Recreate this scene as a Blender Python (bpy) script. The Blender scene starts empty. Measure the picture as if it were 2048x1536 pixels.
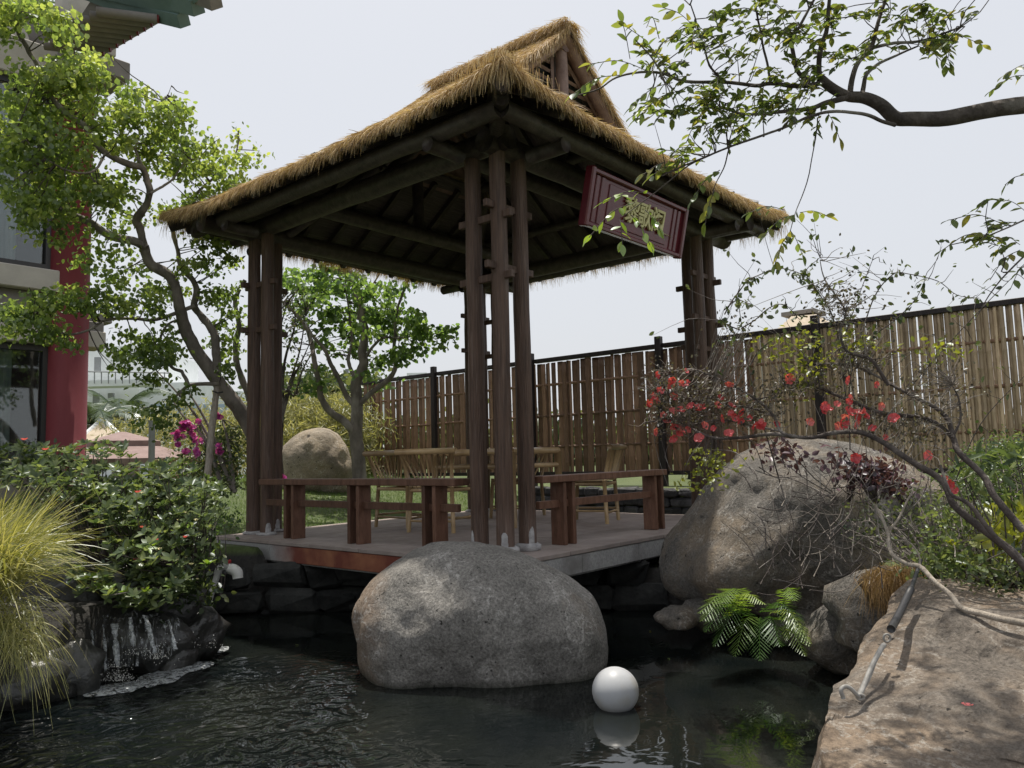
import bpy, math, random
import numpy as np
from mathutils import Vector, Matrix
random.seed(7); RG = np.random.default_rng(7)
R = math.radians
sc = bpy.context.scene
C = sc.collection

# ------------------------------------------------------------------ camera
CX, CY, F = 1024.0, 768.0, 1580.0
PI_, RO_, YA_ = R(5.25), R(-1.49), R(49.5)
FW = np.array([math.sin(YA_)*math.cos(PI_), math.cos(YA_)*math.cos(PI_), math.sin(PI_)])
_r = np.array([math.cos(YA_), -math.sin(YA_), 0.0]); _u = np.cross(_r, FW)
RT = math.cos(RO_)*_r + math.sin(RO_)*_u
UP = -math.sin(RO_)*_r + math.cos(RO_)*_u
CAM = np.array([-3.76, -3.256, 0.65])
cd = bpy.data.cameras.new("camera"); cam = bpy.data.objects.new("camera", cd); C.objects.link(cam)
cd.sensor_width = 36; cd.lens = F/2048*36; cd.clip_start = 0.05; cd.clip_end = 2000
cam.matrix_world = Matrix(((RT[0], UP[0], -FW[0], CAM[0]), (RT[1], UP[1], -FW[1], CAM[1]), (RT[2], UP[2], -FW[2], CAM[2]), (0, 0, 0, 1)))
sc.camera = cam
# ------------------------------------------------------------------ light
SUND = np.array([0.13, 0.20, 1.0]); SUND /= np.linalg.norm(SUND)
w = bpy.data.worlds.new("World"); sc.world = w; w.use_nodes = True
nt = w.node_tree; nt.nodes.clear()
sky = nt.nodes.new('ShaderNodeTexSky'); sky.sky_type = 'NISHITA'; sky.sun_disc = False
sky.sun_elevation = math.asin(SUND[2]); sky.sun_rotation = math.atan2(SUND[0], SUND[1])
sky.air_density = 1.0; sky.dust_density = 6.0; sky.ozone_density = 1.0; sky.altitude = 0
hz = nt.nodes.new('ShaderNodeMixRGB'); hz.blend_type = 'MIX'; hz.inputs['Fac'].default_value = 0.80
hz.inputs['Color2'].default_value = (5.92, 6.06, 6.32, 1)       # milky haze layer over the blue
bg = nt.nodes.new('ShaderNodeBackground'); bg.inputs['Strength'].default_value = 0.105
wo = nt.nodes.new('ShaderNodeOutputWorld')
nt.links.new(sky.outputs[0], hz.inputs['Color1']); nt.links.new(hz.outputs[0], bg.inputs[0]); nt.links.new(bg.outputs[0], wo.inputs[0])
sd = bpy.data.lights.new("sun", 'SUN'); sd.energy = 3.9; sd.angle = R(0.6); sd.color = (1.0, 0.94, 0.84)
sun = bpy.data.objects.new("sun", sd); C.objects.link(sun)
sun.rotation_euler = Vector(SUND).to_track_quat('Z', 'Y').to_euler()
sc.view_settings.view_transform = 'Standard'; sc.view_settings.look = 'None'
sc.view_settings.exposure = 0.42; sc.view_settings.gamma = 1.0; sc.view_settings.use_curve_mapping = False
try:
    sc.cycles.use_denoising = True; sc.cycles.max_bounces = 7; sc.cycles.diffuse_bounces = 4
    sc.cycles.glossy_bounces = 3; sc.cycles.transparent_max_bounces = 6; sc.cycles.transmission_bounces = 3
    sc.cycles.sample_clamp_indirect = 6
except Exception: pass

# ------------------------------------------------------------------ helpers
def ray(px, py): return FW + RT*((px-CX)/F) + UP*((CY-py)/F)
def AT(px, py, d): return CAM + ray(px, py)*d                     # measured picture point at a distance -> place in the world
def onz(px, py, z): r_ = ray(px, py); return CAM + r_*((z-CAM[2])/r_[2])
def onx(px, py, x): r_ = ray(px, py); return CAM + r_*((x-CAM[0])/r_[0])
def ony(px, py, y): r_ = ray(px, py); return CAM + r_*((y-CAM[1])/r_[1])
def path(pts, dd=0.0): return [AT(p[0], p[1], p[2]+dd) for p in pts]
def pxline(pts, d0, d1):
    n = len(pts)-1
    return [AT(p[0], p[1], d0+(d1-d0)*i/n) for i, p in enumerate(pts)]

def mesh(name, verts, faces, mat=None, smooth=False, rnd=None):
    me = bpy.data.meshes.new(name)
    v = np.asarray(verts, dtype=np.float32).reshape(-1, 3)
    if isinstance(faces, np.ndarray):
        k = faces.shape[1]; n = len(faces)
        me.vertices.add(len(v)); me.vertices.foreach_set('co', v.ravel())
        me.loops.add(n*k); me.loops.foreach_set('vertex_index', faces.astype(np.int32).ravel())
        me.polygons.add(n); me.polygons.foreach_set('loop_start', np.arange(0, n*k, k, dtype=np.int32))
        me.polygons.foreach_set('loop_total', np.full(n, k, dtype=np.int32))
        me.update(calc_edges=True)
    else:
        me.from_pydata([tuple(map(float, p)) for p in v], [], faces); me.update()
    if smooth: me.polygons.foreach_set('use_smooth', np.ones(len(me.polygons), dtype=bool))
    if rnd is not None:
        a = me.attributes.new('rnd', 'FLOAT', 'POINT'); a.data.foreach_set('value', np.asarray(rnd, dtype=np.float32))
    if mat: me.materials.append(mat)
    return me
def link(name, me, parent=None):
    o = bpy.data.objects.new(name, me); C.objects.link(o)
    if parent is not None: o.parent = parent
    return o
def tag(o, label=None, cat=None, group=None, kind=None):
    if label: o['label'] = label
    if cat: o['category'] = cat
    if group: o['group'] = group
    if kind: o['kind'] = kind
    return o
def thing(name, label, cat, loc=(0, 0, 0), group=None):
    o = bpy.data.objects.new(name, None); C.objects.link(o); o.location = Vector([float(a) for a in loc])
    tag(o, label, cat, group); o.empty_display_size = 0.1
    bpy.context.view_layer.update()
    return o
class MB:
    """collects shapes in world coordinates; build() links them as one object (under a parent whose transform is a plain offset)"""
    def __init__(s): s.v = []; s.f = []
    def add(s, vs, fs):
        n = len(s.v); s.v += [tuple(map(float, p)) for p in vs]; s.f += [tuple(i+n for i in q) for q in fs]; return s
    def box(s, c, size, rot=None, bev=0.0):
        hx, hy, hz_ = size[0]/2, size[1]/2, size[2]/2
        if bev <= 0:
            P = [(x, y, z) for z in (-hz_, hz_) for x, y in ((-hx, -hy), (hx, -hy), (hx, hy), (-hx, hy))]
            fs = [(3, 2, 1, 0), (4, 5, 6, 7), (0, 1, 5, 4), (1, 2, 6, 5), (2, 3, 7, 6), (3, 0, 4, 7)]
        else:
            b = bev; P = []
            for z, q in ((-hz_, b), (-hz_+b, 0), (hz_-b, 0), (hz_, b)):
                for x, y in ((-hx+q, -hy+b+0*q), (-hx+b, -hy+q), (hx-b, -hy+q), (hx-q, -hy+b), (hx-q, hy-b), (hx-b, hy-q), (-hx+b, hy-q), (-hx+q, hy-b)):
                    P.append((x, y, z))
            fs = [tuple(range(7, -1, -1)), tuple(range(24, 32))]
            for l in range(3):
                for i in range(8):
                    j = (i+1) % 8; fs.append((l*8+i, l*8+j, l*8+8+j, l*8+8+i))
        M = rot if rot is not None else Matrix.Identity(3)
        c = Vector([float(a) for a in c]); s.add([tuple(c + M @ Vector(p)) for p in P], fs); return s
    def tube(s, pts, rad, n=8, caps=True, sub=0):
        pts = [np.asarray(p, float) for p in pts]
        if np.isscalar(rad): rad = [rad]*len(pts)
        if sub and len(pts) > 2: pts, rad = spline(pts, rad, sub)
        vs, fs = tube_data(pts, rad, n)
        if caps:
            m = len(pts); fs = fs + [tuple(range(n-1, -1, -1)), tuple(range((m-1)*n, m*n))]
        return s.add(vs, fs)
    def build(s, name, mat, parent=None, smooth=False, kind=None):
        off = np.zeros(3)
        if parent is not None:
            p = parent
            while p is not None: off = off + np.array(p.location); p = p.parent
        v = np.array(s.v) - off
        o = link(name, mesh(name, v, s.f, mat, smooth), parent)
        if kind: o['kind'] = kind
        return o
def spline(pts, rad, sub):
    P = [2*pts[0]-pts[1]] + pts + [2*pts[-1]-pts[-2]]; out = []; rr = []
    for i in range(1, len(P)-2):
        for k in range(sub):
            t = k/sub; a, b, c, d = P[i-1], P[i], P[i+1], P[i+2]
            out.append(0.5*((2*b)+(c-a)*t+(2*a-5*b+4*c-d)*t*t+(3*b-a-3*c+d)*t**3))
            rr.append(rad[i-1]*(1-t)+rad[i]*t)
    out.append(pts[-1]); rr.append(rad[-1]); return out, rr
def tube_data(pts, rad, n):
    vs = []; fs = []; m = len(pts); ref = None
    for i in range(m):
        t = pts[min(i+1, m-1)]-pts[max(i-1, 0)]; t = t/(np.linalg.norm(t)+1e-9)
        if ref is None:
            ref = np.array([0, 0, 1.0]) if abs(t[2]) < 0.9 else np.array([1.0, 0, 0])
        a = np.cross(t, ref); a /= (np.linalg.norm(a)+1e-9); b = np.cross(a, t); ref = b
        for k in range(n):
            th = 2*math.pi*k/n; vs.append(pts[i]+rad[i]*(math.cos(th)*a+math.sin(th)*b))
    for i in range(m-1):
        for k in range(n):
            j = (k+1) % n; fs.append((i*n+j, i*n+k, (i+1)*n+k, (i+1)*n+j))
    return vs, fs

# ------------------------------------------------------------------ materials
def mat(name): 
    m = bpy.data.materials.new(name); m.use_nodes = True; n = m.node_tree; n.nodes.clear()
    return m, n, n.nodes.new
def L(n, a, b): n.links.new(a, b)
def surf(name, c1, c2, scale=8.0, rough=0.7, stretch=(1, 1, 1), bump=0.2, bscale=40.0, c3=None, s3=2.0, spec=0.3, detail=6, space='Object', rnd=False, f3=(0.52, 0.66)):
    m, n, N = mat(name)
    tc = N('ShaderNodeTexCoord'); mp = N('ShaderNodeMapping'); mp.inputs['Scale'].default_value = stretch
    src = mp.outputs[0]
    if space != 'World': L(n, tc.outputs[space], mp.inputs[0])
    else:
        g = N('ShaderNodeNewGeometry'); L(n, g.outputs['Position'], mp.inputs[0])
    no = N('ShaderNodeTexNoise'); no.inputs['Scale'].default_value = scale; no.inputs['Detail'].default_value = detail; no.inputs['Roughness'].default_value = 0.65
    L(n, src, no.inputs['Vector'])
    cr = N('ShaderNodeValToRGB'); cr.color_ramp.elements[0].position = 0.32; cr.color_ramp.elements[1].position = 0.68
    cr.color_ramp.elements[0].color = (*c1, 1); cr.color_ramp.elements[1].color = (*c2, 1)
    L(n, no.outputs['Fac'], cr.inputs[0]); col = cr.outputs[0]
    if c3 is not None:
        n3 = N('ShaderNodeTexNoise'); n3.inputs['Scale'].default_value = s3; n3.inputs['Detail'].default_value = 5; L(n, src, n3.inputs['Vector'])
        r3 = N('ShaderNodeValToRGB'); r3.color_ramp.elements[0].position = f3[0]; r3.color_ramp.elements[1].position = f3[1]
        L(n, n3.outputs['Fac'], r3.inputs[0])
        mx = N('ShaderNodeMixRGB'); L(n, r3.outputs[0], mx.inputs[0]); L(n, col, mx.inputs[1]); mx.inputs[2].default_value = (*c3, 1); col = mx.outputs[0]
    if rnd:
        oi = N('ShaderNodeObjectInfo'); hs = N('ShaderNodeHueSaturation'); mr = N('ShaderNodeMapRange')
        mr.inputs['To Min'].default_value = 0.62; mr.inputs['To Max'].default_value = 1.4
        L(n, oi.outputs['Random'], mr.inputs[0]); L(n, mr.outputs[0], hs.inputs['Value']); L(n, col, hs.inputs['Color']); col = hs.outputs[0]
    b = N('ShaderNodeBsdfPrincipled'); b.inputs['Roughness'].default_value = rough; b.inputs['Specular IOR Level'].default_value = spec
    L(n, col, b.inputs['Base Color'])
    if bump:
        nb = N('ShaderNodeTexNoise'); nb.inputs['Scale'].default_value = bscale; nb.inputs['Detail'].default_value = 8; L(n, src, nb.inputs['Vector'])
        bp = N('ShaderNodeBump'); bp.inputs['Strength'].default_value = bump; bp.inputs['Distance'].default_value = 0.02
        L(n, nb.outputs['Fac'], bp.inputs['Height']); L(n, bp.outputs[0], b.inputs['Normal'])
    o = N('ShaderNodeOutputMaterial'); L(n, b.outputs[0], o.inputs[0]); return m
def leafmat(name, stops, trans=0.5, gloss=0.08, objrnd=False, rough=0.4):
    m, n, N = mat(name)
    if objrnd: a = N('ShaderNodeObjectInfo'); src = a.outputs['Random']
    else: a = N('ShaderNodeAttribute'); a.attribute_name = 'rnd'; src = a.outputs['Fac']
    cr = N('ShaderNodeValToRGB'); e = cr.color_ramp.elements
    for i, (p, c) in enumerate(stops):
        if i < 2: e[i].position = p; e[i].color = (*c, 1)
        else: q = e.new(p); q.color = (*c, 1)
    L(n, src, cr.inputs[0])
    d = N('ShaderNodeBsdfDiffuse'); t = N('ShaderNodeBsdfTranslucent'); g = N('ShaderNodeBsdfGlossy'); g.inputs['Roughness'].default_value = rough
    g.inputs['Color'].default_value = (0.9, 0.95, 1, 1)
    sat = N('ShaderNodeMixRGB'); sat.blend_type = 'MULTIPLY'; sat.inputs[0].default_value = 1.0; sat.inputs[2].default_value = (1.6, 1.6, 0.85, 1)
    L(n, cr.outputs[0], d.inputs[0]); L(n, cr.outputs[0], sat.inputs[1]); L(n, sat.outputs[0], t.inputs[0])
    m1 = N('ShaderNodeMixShader'); m1.inputs[0].default_value = trans; L(n, d.outputs[0], m1.inputs[1]); L(n, t.outputs[0], m1.inputs[2])
    m2 = N('ShaderNodeMixShader'); m2.inputs[0].default_value = gloss; L(n, m1.outputs[0], m2.inputs[1]); L(n, g.outputs[0], m2.inputs[2])
    o = N('ShaderNodeOutputMaterial'); L(n, m2.outputs[0], o.inputs[0]); return m
def plain(name, c, rough=0.5, metal=0.0, spec=0.5):
    return surf(name, tuple(a*0.88 for a in c), tuple(min(a*1.1, 0.95) for a in c), 6, rough, bump=0.05, spec=spec) if not metal else _metal(name, c, rough)
def _metal(name, c, rough):
    m = surf(name, tuple(a*0.8 for a in c), c, 20, rough, bump=0.08); 
    for q in m.node_tree.nodes:
        if q.type == 'BSDF_PRINCIPLED': q.inputs['Metallic'].default_value = 0.9
    return m

M = {}
M['post'] = surf('stained_wood', (0.050, 0.028, 0.019), (0.130, 0.076, 0.052), 3.0, 0.5, (16, 16, 0.9), 0.7, 9, c3=(0.17, 0.125, 0.10), s3=3.5, spec=0.4, f3=(0.56, 0.85))
M['darkwood'] = surf('dark_roof_wood', (0.034, 0.028, 0.026), (0.088, 0.070, 0.062), 5.0, 0.45, (3, 3, 3), 0.3, 14, spec=0.45)
M['board'] = surf('roof_board_wood', (0.05, 0.042, 0.043), (0.13, 0.105, 0.105), 4.0, 0.5, (1, 14, 6), 0.5, 9, spec=0.4)
M['bench'] = surf('bench_wood', (0.082, 0.040, 0.025), (0.165, 0.085, 0.056), 4.0, 0.5, (8, 8, 2), 0.25, 12, spec=0.35, rnd=True)
M['gable'] = surf('gable_wood', (0.17, 0.11, 0.095), (0.30, 0.21, 0.18), 5.0, 0.6, (2, 2, 2), 0.2, 14)
M['thatchbase'] = surf('thatch_under', (0.20, 0.14, 0.08), (0.40, 0.30, 0.18), 25, 0.9, bump=0.6, bscale=60)
M['thatch'] = leafmat('thatch_straw', [(0.0, (0.24, 0.15, 0.075)), (0.45, (0.48, 0.335, 0.175)), (1.0, (0.70, 0.55, 0.33))], 0.20, 0.03, rough=0.5)
M['concrete'] = surf('granite_fascia', (0.26, 0.255, 0.25), (0.44, 0.43, 0.42), 60, 0.75, bump=0.15, bscale=90, c3=(0.20, 0.19, 0.18), s3=2.2)
M['paver'] = surf('deck_paving', (0.25, 0.205, 0.185), (0.35, 0.295, 0.265), 7, 0.65, bump=0.08, bscale=60, c3=(0.24, 0.20, 0.185), s3=1.3, space='World', rnd=False)
M['mortar'] = surf('white_mortar', (0.26, 0.25, 0.25), (0.48, 0.47, 0.47), 20, 0.85, bump=0.6, bscale=40)
M['bamboo'] = surf('furniture_bamboo', (0.24, 0.155, 0.075), (0.40, 0.28, 0.145), 5, 0.35, bump=0.05, spec=0.5, rnd=True)
M['slat'] = surf('fence_bamboo', (0.15, 0.085, 0.058), (0.31, 0.19, 0.125), 3, 0.6, (20, 20, 2), 0.3, 8, rnd=True)
M['pole'] = surf('fence_pole_bamboo', (0.31, 0.225, 0.15), (0.52, 0.40, 0.27), 3, 0.55, (20, 20, 2), 0.3, 8, rnd=True)
M['fencepost'] = surf('fence_post_wood', (0.018, 0.014, 0.016), (0.04, 0.03, 0.03), 4, 0.5, (6, 6, 1), 0.2, 12)
M['bark'] = surf('grey_bark', (0.12, 0.105, 0.092), (0.27, 0.235, 0.205), 8, 0.85, (1, 1, 0.5), 0.8, 28, c3=(0.32, 0.29, 0.26), s3=4)
M['darkbark'] = surf('dark_bark', (0.045, 0.036, 0.034), (0.12, 0.10, 0.09), 14, 0.8, bump=0.7, bscale=35, c3=(0.24, 0.22, 0.20), s3=5)
M['prop'] = surf('prop_pole_bark', (0.22, 0.19, 0.155), (0.42, 0.37, 0.31), 6, 0.9, (6, 6, 1), 0.6, 16)
M['red'] = surf('red_painted_column', (0.14, 0.021, 0.027), (0.185, 0.033, 0.040), 3, 0.6, (1, 1, 0.4), bump=0.08, c3=(0.20, 0.05, 0.055), s3=1.2)
M['beige'] = surf('beige_render', (0.40, 0.37, 0.33), (0.47, 0.44, 0.39), 5, 0.8, bump=0.08)
M['greybeam'] = surf('grey_beam', (0.17, 0.155, 0.145), (0.24, 0.22, 0.205), 4, 0.7, bump=0.06)
M['greeneave'] = surf('green_eave', (0.11, 0.17, 0.165), (0.17, 0.24, 0.235), 3, 0.5, bump=0.05)
M['frame'] = plain('dark_window_frame', (0.03, 0.03, 0.032), 0.4)
M['curtain'] = surf('pale_curtain', (0.5, 0.55, 0.55), (0.72, 0.75, 0.74), 3, 0.9, (6, 6, 0.4), 0.1, 10)
M['room'] = plain('interior_dimness', (0.05, 0.055, 0.055), 0.9)  # near-black colour stands in for the shade of an unlit interior
M['white'] = surf('white_wall', (0.70, 0.73, 0.74), (0.80, 0.82, 0.83), 2, 0.8, bump=0.02)
M['paleblue'] = plain('blue_hoarding', (0.33, 0.42, 0.52), 0.6)
M['steel'] = plain('grey_steel', (0.24, 0.25, 0.26), 0.45)
M['parasol'] = surf('brown_parasol_cloth', (0.22, 0.155, 0.145), (0.30, 0.22, 0.205), 6, 0.85, bump=0.1)
M['tanroof'] = surf('tan_roof', (0.38, 0.31, 0.23), (0.50, 0.43, 0.33), 8, 0.8, bump=0.2)
M['signred'] = surf('red_lacquer', (0.090, 0.012, 0.019), (0.13, 0.019, 0.028), 4, 0.25, bump=0.05, spec=0.6)
M['signdark'] = surf('dark_red_lacquer', (0.10, 0.010, 0.018), (0.14, 0.018, 0.026), 4, 0.25, bump=0.03, spec=0.6)
M['gold'] = surf('gold_letter_paint', (0.52, 0.48, 0.22), (0.66, 0.61, 0.32), 20, 0.45, bump=0.05)
M['pvc'] = surf('white_pvc', (0.60, 0.60, 0.57), (0.74, 0.74, 0.71), 8, 0.4, bump=0.03)
M['pvcgrey'] = surf('grey_pvc', (0.26, 0.26, 0.25), (0.36, 0.36, 0.34), 8, 0.5, bump=0.05)
M['redvalve'] = plain('red_valve_plastic', (0.45, 0.02, 0.025), 0.4)
M['ball'] = surf('white_lamp_shell', (0.40, 0.41, 0.425), (0.44, 0.45, 0.465), 3, 0.4, bump=0.0, c3=(0.38, 0.37, 0.345), s3=6)
M['metal'] = surf('dull_metal', (0.20, 0.19, 0.175), (0.34, 0.33, 0.31), 30, 0.5, bump=0.2)
M['rubber'] = plain('black_rubber', (0.025, 0.025, 0.027), 0.5)
M['dirt'] = surf('damp_earth', (0.05, 0.038, 0.026), (0.11, 0.085, 0.06), 12, 0.95, bump=0.6, bscale=40)
M['wetrock'] = surf('wet_black_rock', (0.018, 0.019, 0.018), (0.055, 0.054, 0.05), 7, 0.3, bump=0.9, bscale=14, spec=0.6, rnd=True)
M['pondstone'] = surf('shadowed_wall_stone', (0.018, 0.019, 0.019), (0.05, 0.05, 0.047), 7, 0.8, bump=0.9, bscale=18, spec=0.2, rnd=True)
M['blackstone'] = surf('black_wall_stone', (0.035, 0.036, 0.038), (0.10, 0.10, 0.105), 10, 0.8, bump=0.9, bscale=22, rnd=True)
def granite(name, c1, c2, cw, cwarm, warm=(0.50, 0.70), wsc=1.2, white=(0.56, 0.66), wscale=9.0, ochre=None):
    m, n, N = mat(name); tc = N('ShaderNodeTexCoord'); src = tc.outputs['Object']
    def noise(s, det=8, ro=0.7):
        q = N('ShaderNodeTexNoise'); q.inputs['Scale'].default_value = s; q.inputs['Detail'].default_value = det; q.inputs['Roughness'].default_value = ro; L(n, src, q.inputs[0]); return q.outputs['Fac']
    def ramp(f, a, b, ca=(0, 0, 0), cb=(1, 1, 1)):
        q = N('ShaderNodeValToRGB'); q.color_ramp.elements[0].position = a; q.color_ramp.elements[1].position = b
        q.color_ramp.elements[0].color = (*ca, 1); q.color_ramp.elements[1].color = (*cb, 1); L(n, f, q.inputs[0]); return q.outputs[0]
    def mix(f, a, b):
        q = N('ShaderNodeMixRGB'); L(n, f, q.inputs[0]); L(n, a, q.inputs[1])
        if isinstance(b, tuple): q.inputs[2].default_value = (*b, 1)
        else: L(n, b, q.inputs[2])
        return q.outputs[0]
    base = ramp(noise(70, 8, 0.8), 0.36, 0.64, c1, c2)
    big = ramp(noise(2.2, 4), 0.35, 0.7, (0.68, 0.68, 0.68), (1.2, 1.2, 1.2))
    mu = N('ShaderNodeMixRGB'); mu.blend_type = 'MULTIPLY'; mu.inputs[0].default_value = 1; L(n, base, mu.inputs[1]); L(n, big, mu.inputs[2])
    col = mix(ramp(noise(wsc, 5), warm[0], warm[1]), mu.outputs[0], ramp(noise(60, 6, 0.8), 0.36, 0.64, tuple(a*0.5 for a in cwarm), cwarm))
    if ochre:
        dt = N('ShaderNodeVectorMath'); dt.operation = 'DOT_PRODUCT'; dt.inputs[1].default_value = tuple(-RT); L(n, src, dt.inputs[0])
        ad = N('ShaderNodeMath'); ad.operation = 'MULTIPLY_ADD'; ad.inputs[1].default_value = 0.35; L(n, noise(4, 6), ad.inputs[0]); L(n, dt.outputs['Value'], ad.inputs[2])
        mo = N('ShaderNodeMath'); mo.operation = 'MULTIPLY'; mo.inputs[1].default_value = 0.45; L(n, ramp(ad.outputs[0], ochre, ochre+0.12), mo.inputs[0]); col = mix(mo.outputs[0], col, (0.24, 0.14, 0.07))
    # pale lichen / chipped veins: thin ridged band of a low frequency noise broken by a fine one
    q = N('ShaderNodeTexNoise'); q.inputs['Scale'].default_value = wscale; q.inputs['Detail'].default_value = 3; L(n, src, q.inputs[0])
    ab = N('ShaderNodeMath'); ab.operation = 'SUBTRACT'; L(n, q.outputs['Fac'], ab.inputs[0]); ab.inputs[1].default_value = 0.5
    a2 = N('ShaderNodeMath'); a2.operation = 'ABSOLUTE'; L(n, ab.outputs[0], a2.inputs[0])
    v = ramp(a2.outputs[0], 0.0, 0.04, (1, 1, 1), (0, 0, 0)); fine = ramp(noise(60, 4, 0.9), 0.46, 0.54); broad = ramp(noise(2.6, 3), 0.43, 0.56)
    m1 = N('ShaderNodeMixRGB'); m1.blend_type = 'MULTIPLY'; m1.inputs[0].default_value = 1; L(n, v, m1.inputs[1]); L(n, fine, m1.inputs[2])
    m2 = N('ShaderNodeMixRGB'); m2.blend_type = 'MULTIPLY'; m2.inputs[0].default_value = 1; L(n, m1.outputs[0], m2.inputs[1]); L(n, broad, m2.inputs[2])
    col = mix(m2.outputs[0], col, cw)
    gp = N('ShaderNodeNewGeometry'); sz = N('ShaderNodeSeparateXYZ'); L(n, gp.outputs['Position'], sz.inputs[0])      # damp, algae-dark band just above the water
    wz = N('ShaderNodeMath'); wz.operation = 'MULTIPLY_ADD'; wz.inputs[1].default_value = 0.07; L(n, noise(6, 5), wz.inputs[0]); L(n, sz.outputs['Z'], wz.inputs[2])
    wm = N('ShaderNodeMapRange'); wm.inputs['From Min'].default_value = -0.515; wm.inputs['From Max'].default_value = -0.47; wm.inputs['To Min'].default_value = 0.75; wm.inputs['To Max'].default_value = 0.0; L(n, wz.outputs[0], wm.inputs[0]); col = mix(wm.outputs[0], col, (0.03, 0.032, 0.022))
    pit = ramp(noise(26, 3, 0.6), 0.29, 0.34, (1, 1, 1), (0, 0, 0)); col = mix(pit, col, tuple(a*0.25 for a in c1))
    b = N('ShaderNodeBsdfPrincipled'); b.inputs['Roughness'].default_value = 0.85; b.inputs['Specular IOR Level'].default_value = 0.25; L(n, col, b.inputs['Base Color'])
    bp = N('ShaderNodeBump'); bp.inputs['Strength'].default_value = 0.8; bp.inputs['Distance'].default_value = 0.018; L(n, noise(45, 10, 0.75), bp.inputs['Height'])
    bp2 = N('ShaderNodeBump'); bp2.inputs['Strength'].default_value = 0.6; bp2.inputs['Distance'].default_value = 0.07; L(n, noise(9, 6), bp2.inputs['Height']); L(n, bp.outputs[0], bp2.inputs['Normal'])
    L(n, bp2.outputs[0], b.inputs['Normal']); o = N('ShaderNodeOutputMaterial'); L(n, b.outputs[0], o.inputs[0]); return m
M['gr_front'] = granite('grey_granite', (0.11, 0.105, 0.096), (0.40, 0.38, 0.35), (0.50, 0.48, 0.45), (0.25, 0.20, 0.15), (0.60, 0.75), 1.0, ochre=0.66)
M['gr_right'] = granite('lichen_granite', (0.08, 0.074, 0.067), (0.245, 0.228, 0.205), (0.38, 0.36, 0.33), (0.29, 0.235, 0.175), (0.44, 0.62), 1.6)
M['gr_fore'] = granite('pinkish_granite', (0.095, 0.082, 0.07), (0.27, 0.235, 0.20), (0.38, 0.35, 0.31), (0.35, 0.265, 0.19), (0.42, 0.62), 1.3)
M['gr_back'] = granite('tan_granite', (0.20, 0.165, 0.13), (0.46, 0.40, 0.32), (0.6, 0.55, 0.48), (0.48, 0.38, 0.26), (0.4, 0.7), 1.5)
GR = lambda a, b, c: [(0.0, a), (0.5, b), (1.0, c)]
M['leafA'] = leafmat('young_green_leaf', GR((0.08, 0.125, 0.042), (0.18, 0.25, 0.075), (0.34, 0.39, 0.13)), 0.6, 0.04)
M['leafB'] = leafmat('mid_green_leaf', GR((0.06, 0.115, 0.038), (0.125, 0.205, 0.065), (0.24, 0.33, 0.11)), 0.62, 0.04)
M['leafC'] = leafmat('overhang_leaf', GR((0.065, 0.09, 0.036), (0.14, 0.19, 0.055), (0.28, 0.25, 0.06)), 0.6, 0.04, objrnd=True)
M['leafCs'] = leafmat('overhang_leaf_mass', GR((0.065, 0.09, 0.036), (0.14, 0.19, 0.055), (0.28, 0.25, 0.06)), 0.6, 0.04)
M['leafLime'] = leafmat('lime_leaf', GR((0.13, 0.22, 0.03), (0.20, 0.30, 0.04), (0.27, 0.34, 0.06)), 0.45, 0.08, objrnd=True)
M['leafD'] = leafmat('shrub_leaf', GR((0.045, 0.075, 0.032), (0.115, 0.155, 0.065), (0.24, 0.28, 0.11)), 0.42, 0.03, objrnd=True, rough=0.35)
M['leafDs'] = leafmat('shrub_leaf_mass', GR((0.045, 0.075, 0.032), (0.115, 0.155, 0.065), (0.22, 0.26, 0.11)), 0.42, 0.03, rough=0.35)
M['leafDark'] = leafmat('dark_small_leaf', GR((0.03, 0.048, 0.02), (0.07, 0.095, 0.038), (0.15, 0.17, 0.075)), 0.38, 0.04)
M['leafBrown'] = leafmat('dull_brownish_leaf', GR((0.05, 0.04, 0.032), (0.10, 0.085, 0.06), (0.20, 0.18, 0.11)), 0.3, 0.04)
M['leafPurple'] = leafmat('purple_leaf', GR((0.035, 0.018, 0.026), (0.075, 0.035, 0.048), (0.13, 0.06, 0.075)), 0.3, 0.05)
M['leafYel'] = leafmat('yellow_green_leaf', GR((0.13, 0.15, 0.02), (0.26, 0.28, 0.04), (0.42, 0.42, 0.06)), 0.4, 0.05)
M['grass'] = leafmat('ornamental_grass', GR((0.12, 0.13, 0.035), (0.27, 0.27, 0.075), (0.46, 0.42, 0.17)), 0.35, 0.05)
M['lawn'] = leafmat('lawn_blade', GR((0.05, 0.10, 0.02), (0.10, 0.17, 0.035), (0.22, 0.27, 0.07)), 0.4, 0.04)
M['bambooleaf'] = leafmat('pale_bamboo_leaf', GR((0.15, 0.16, 0.07), (0.30, 0.29, 0.13), (0.46, 0.43, 0.22)), 0.35, 0.04)
M['flower'] = leafmat('coral_red_petal', GR((0.55, 0.07, 0.09), (0.66, 0.11, 0.13), (0.72, 0.20, 0.20)), 0.3, 0.04, objrnd=True)
M['magenta'] = leafmat('magenta_bract', GR((0.42, 0.06, 0.34), (0.56, 0.11, 0.48), (0.66, 0.2, 0.56)), 0.35, 0.02, objrnd=True)
M['fern'] = leafmat('fern_frond', GR((0.04, 0.09, 0.02), (0.08, 0.16, 0.03), (0.17, 0.24, 0.05)), 0.45, 0.03, objrnd=True)
M['palm'] = leafmat('palm_frond', GR((0.06, 0.09, 0.045), (0.10, 0.14, 0.07), (0.16, 0.20, 0.10)), 0.3, 0.08)
M['straw'] = leafmat('dry_root_fibre', GR((0.14, 0.08, 0.03), (0.28, 0.17, 0.07), (0.42, 0.28, 0.12)), 0.2, 0.03)
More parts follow.
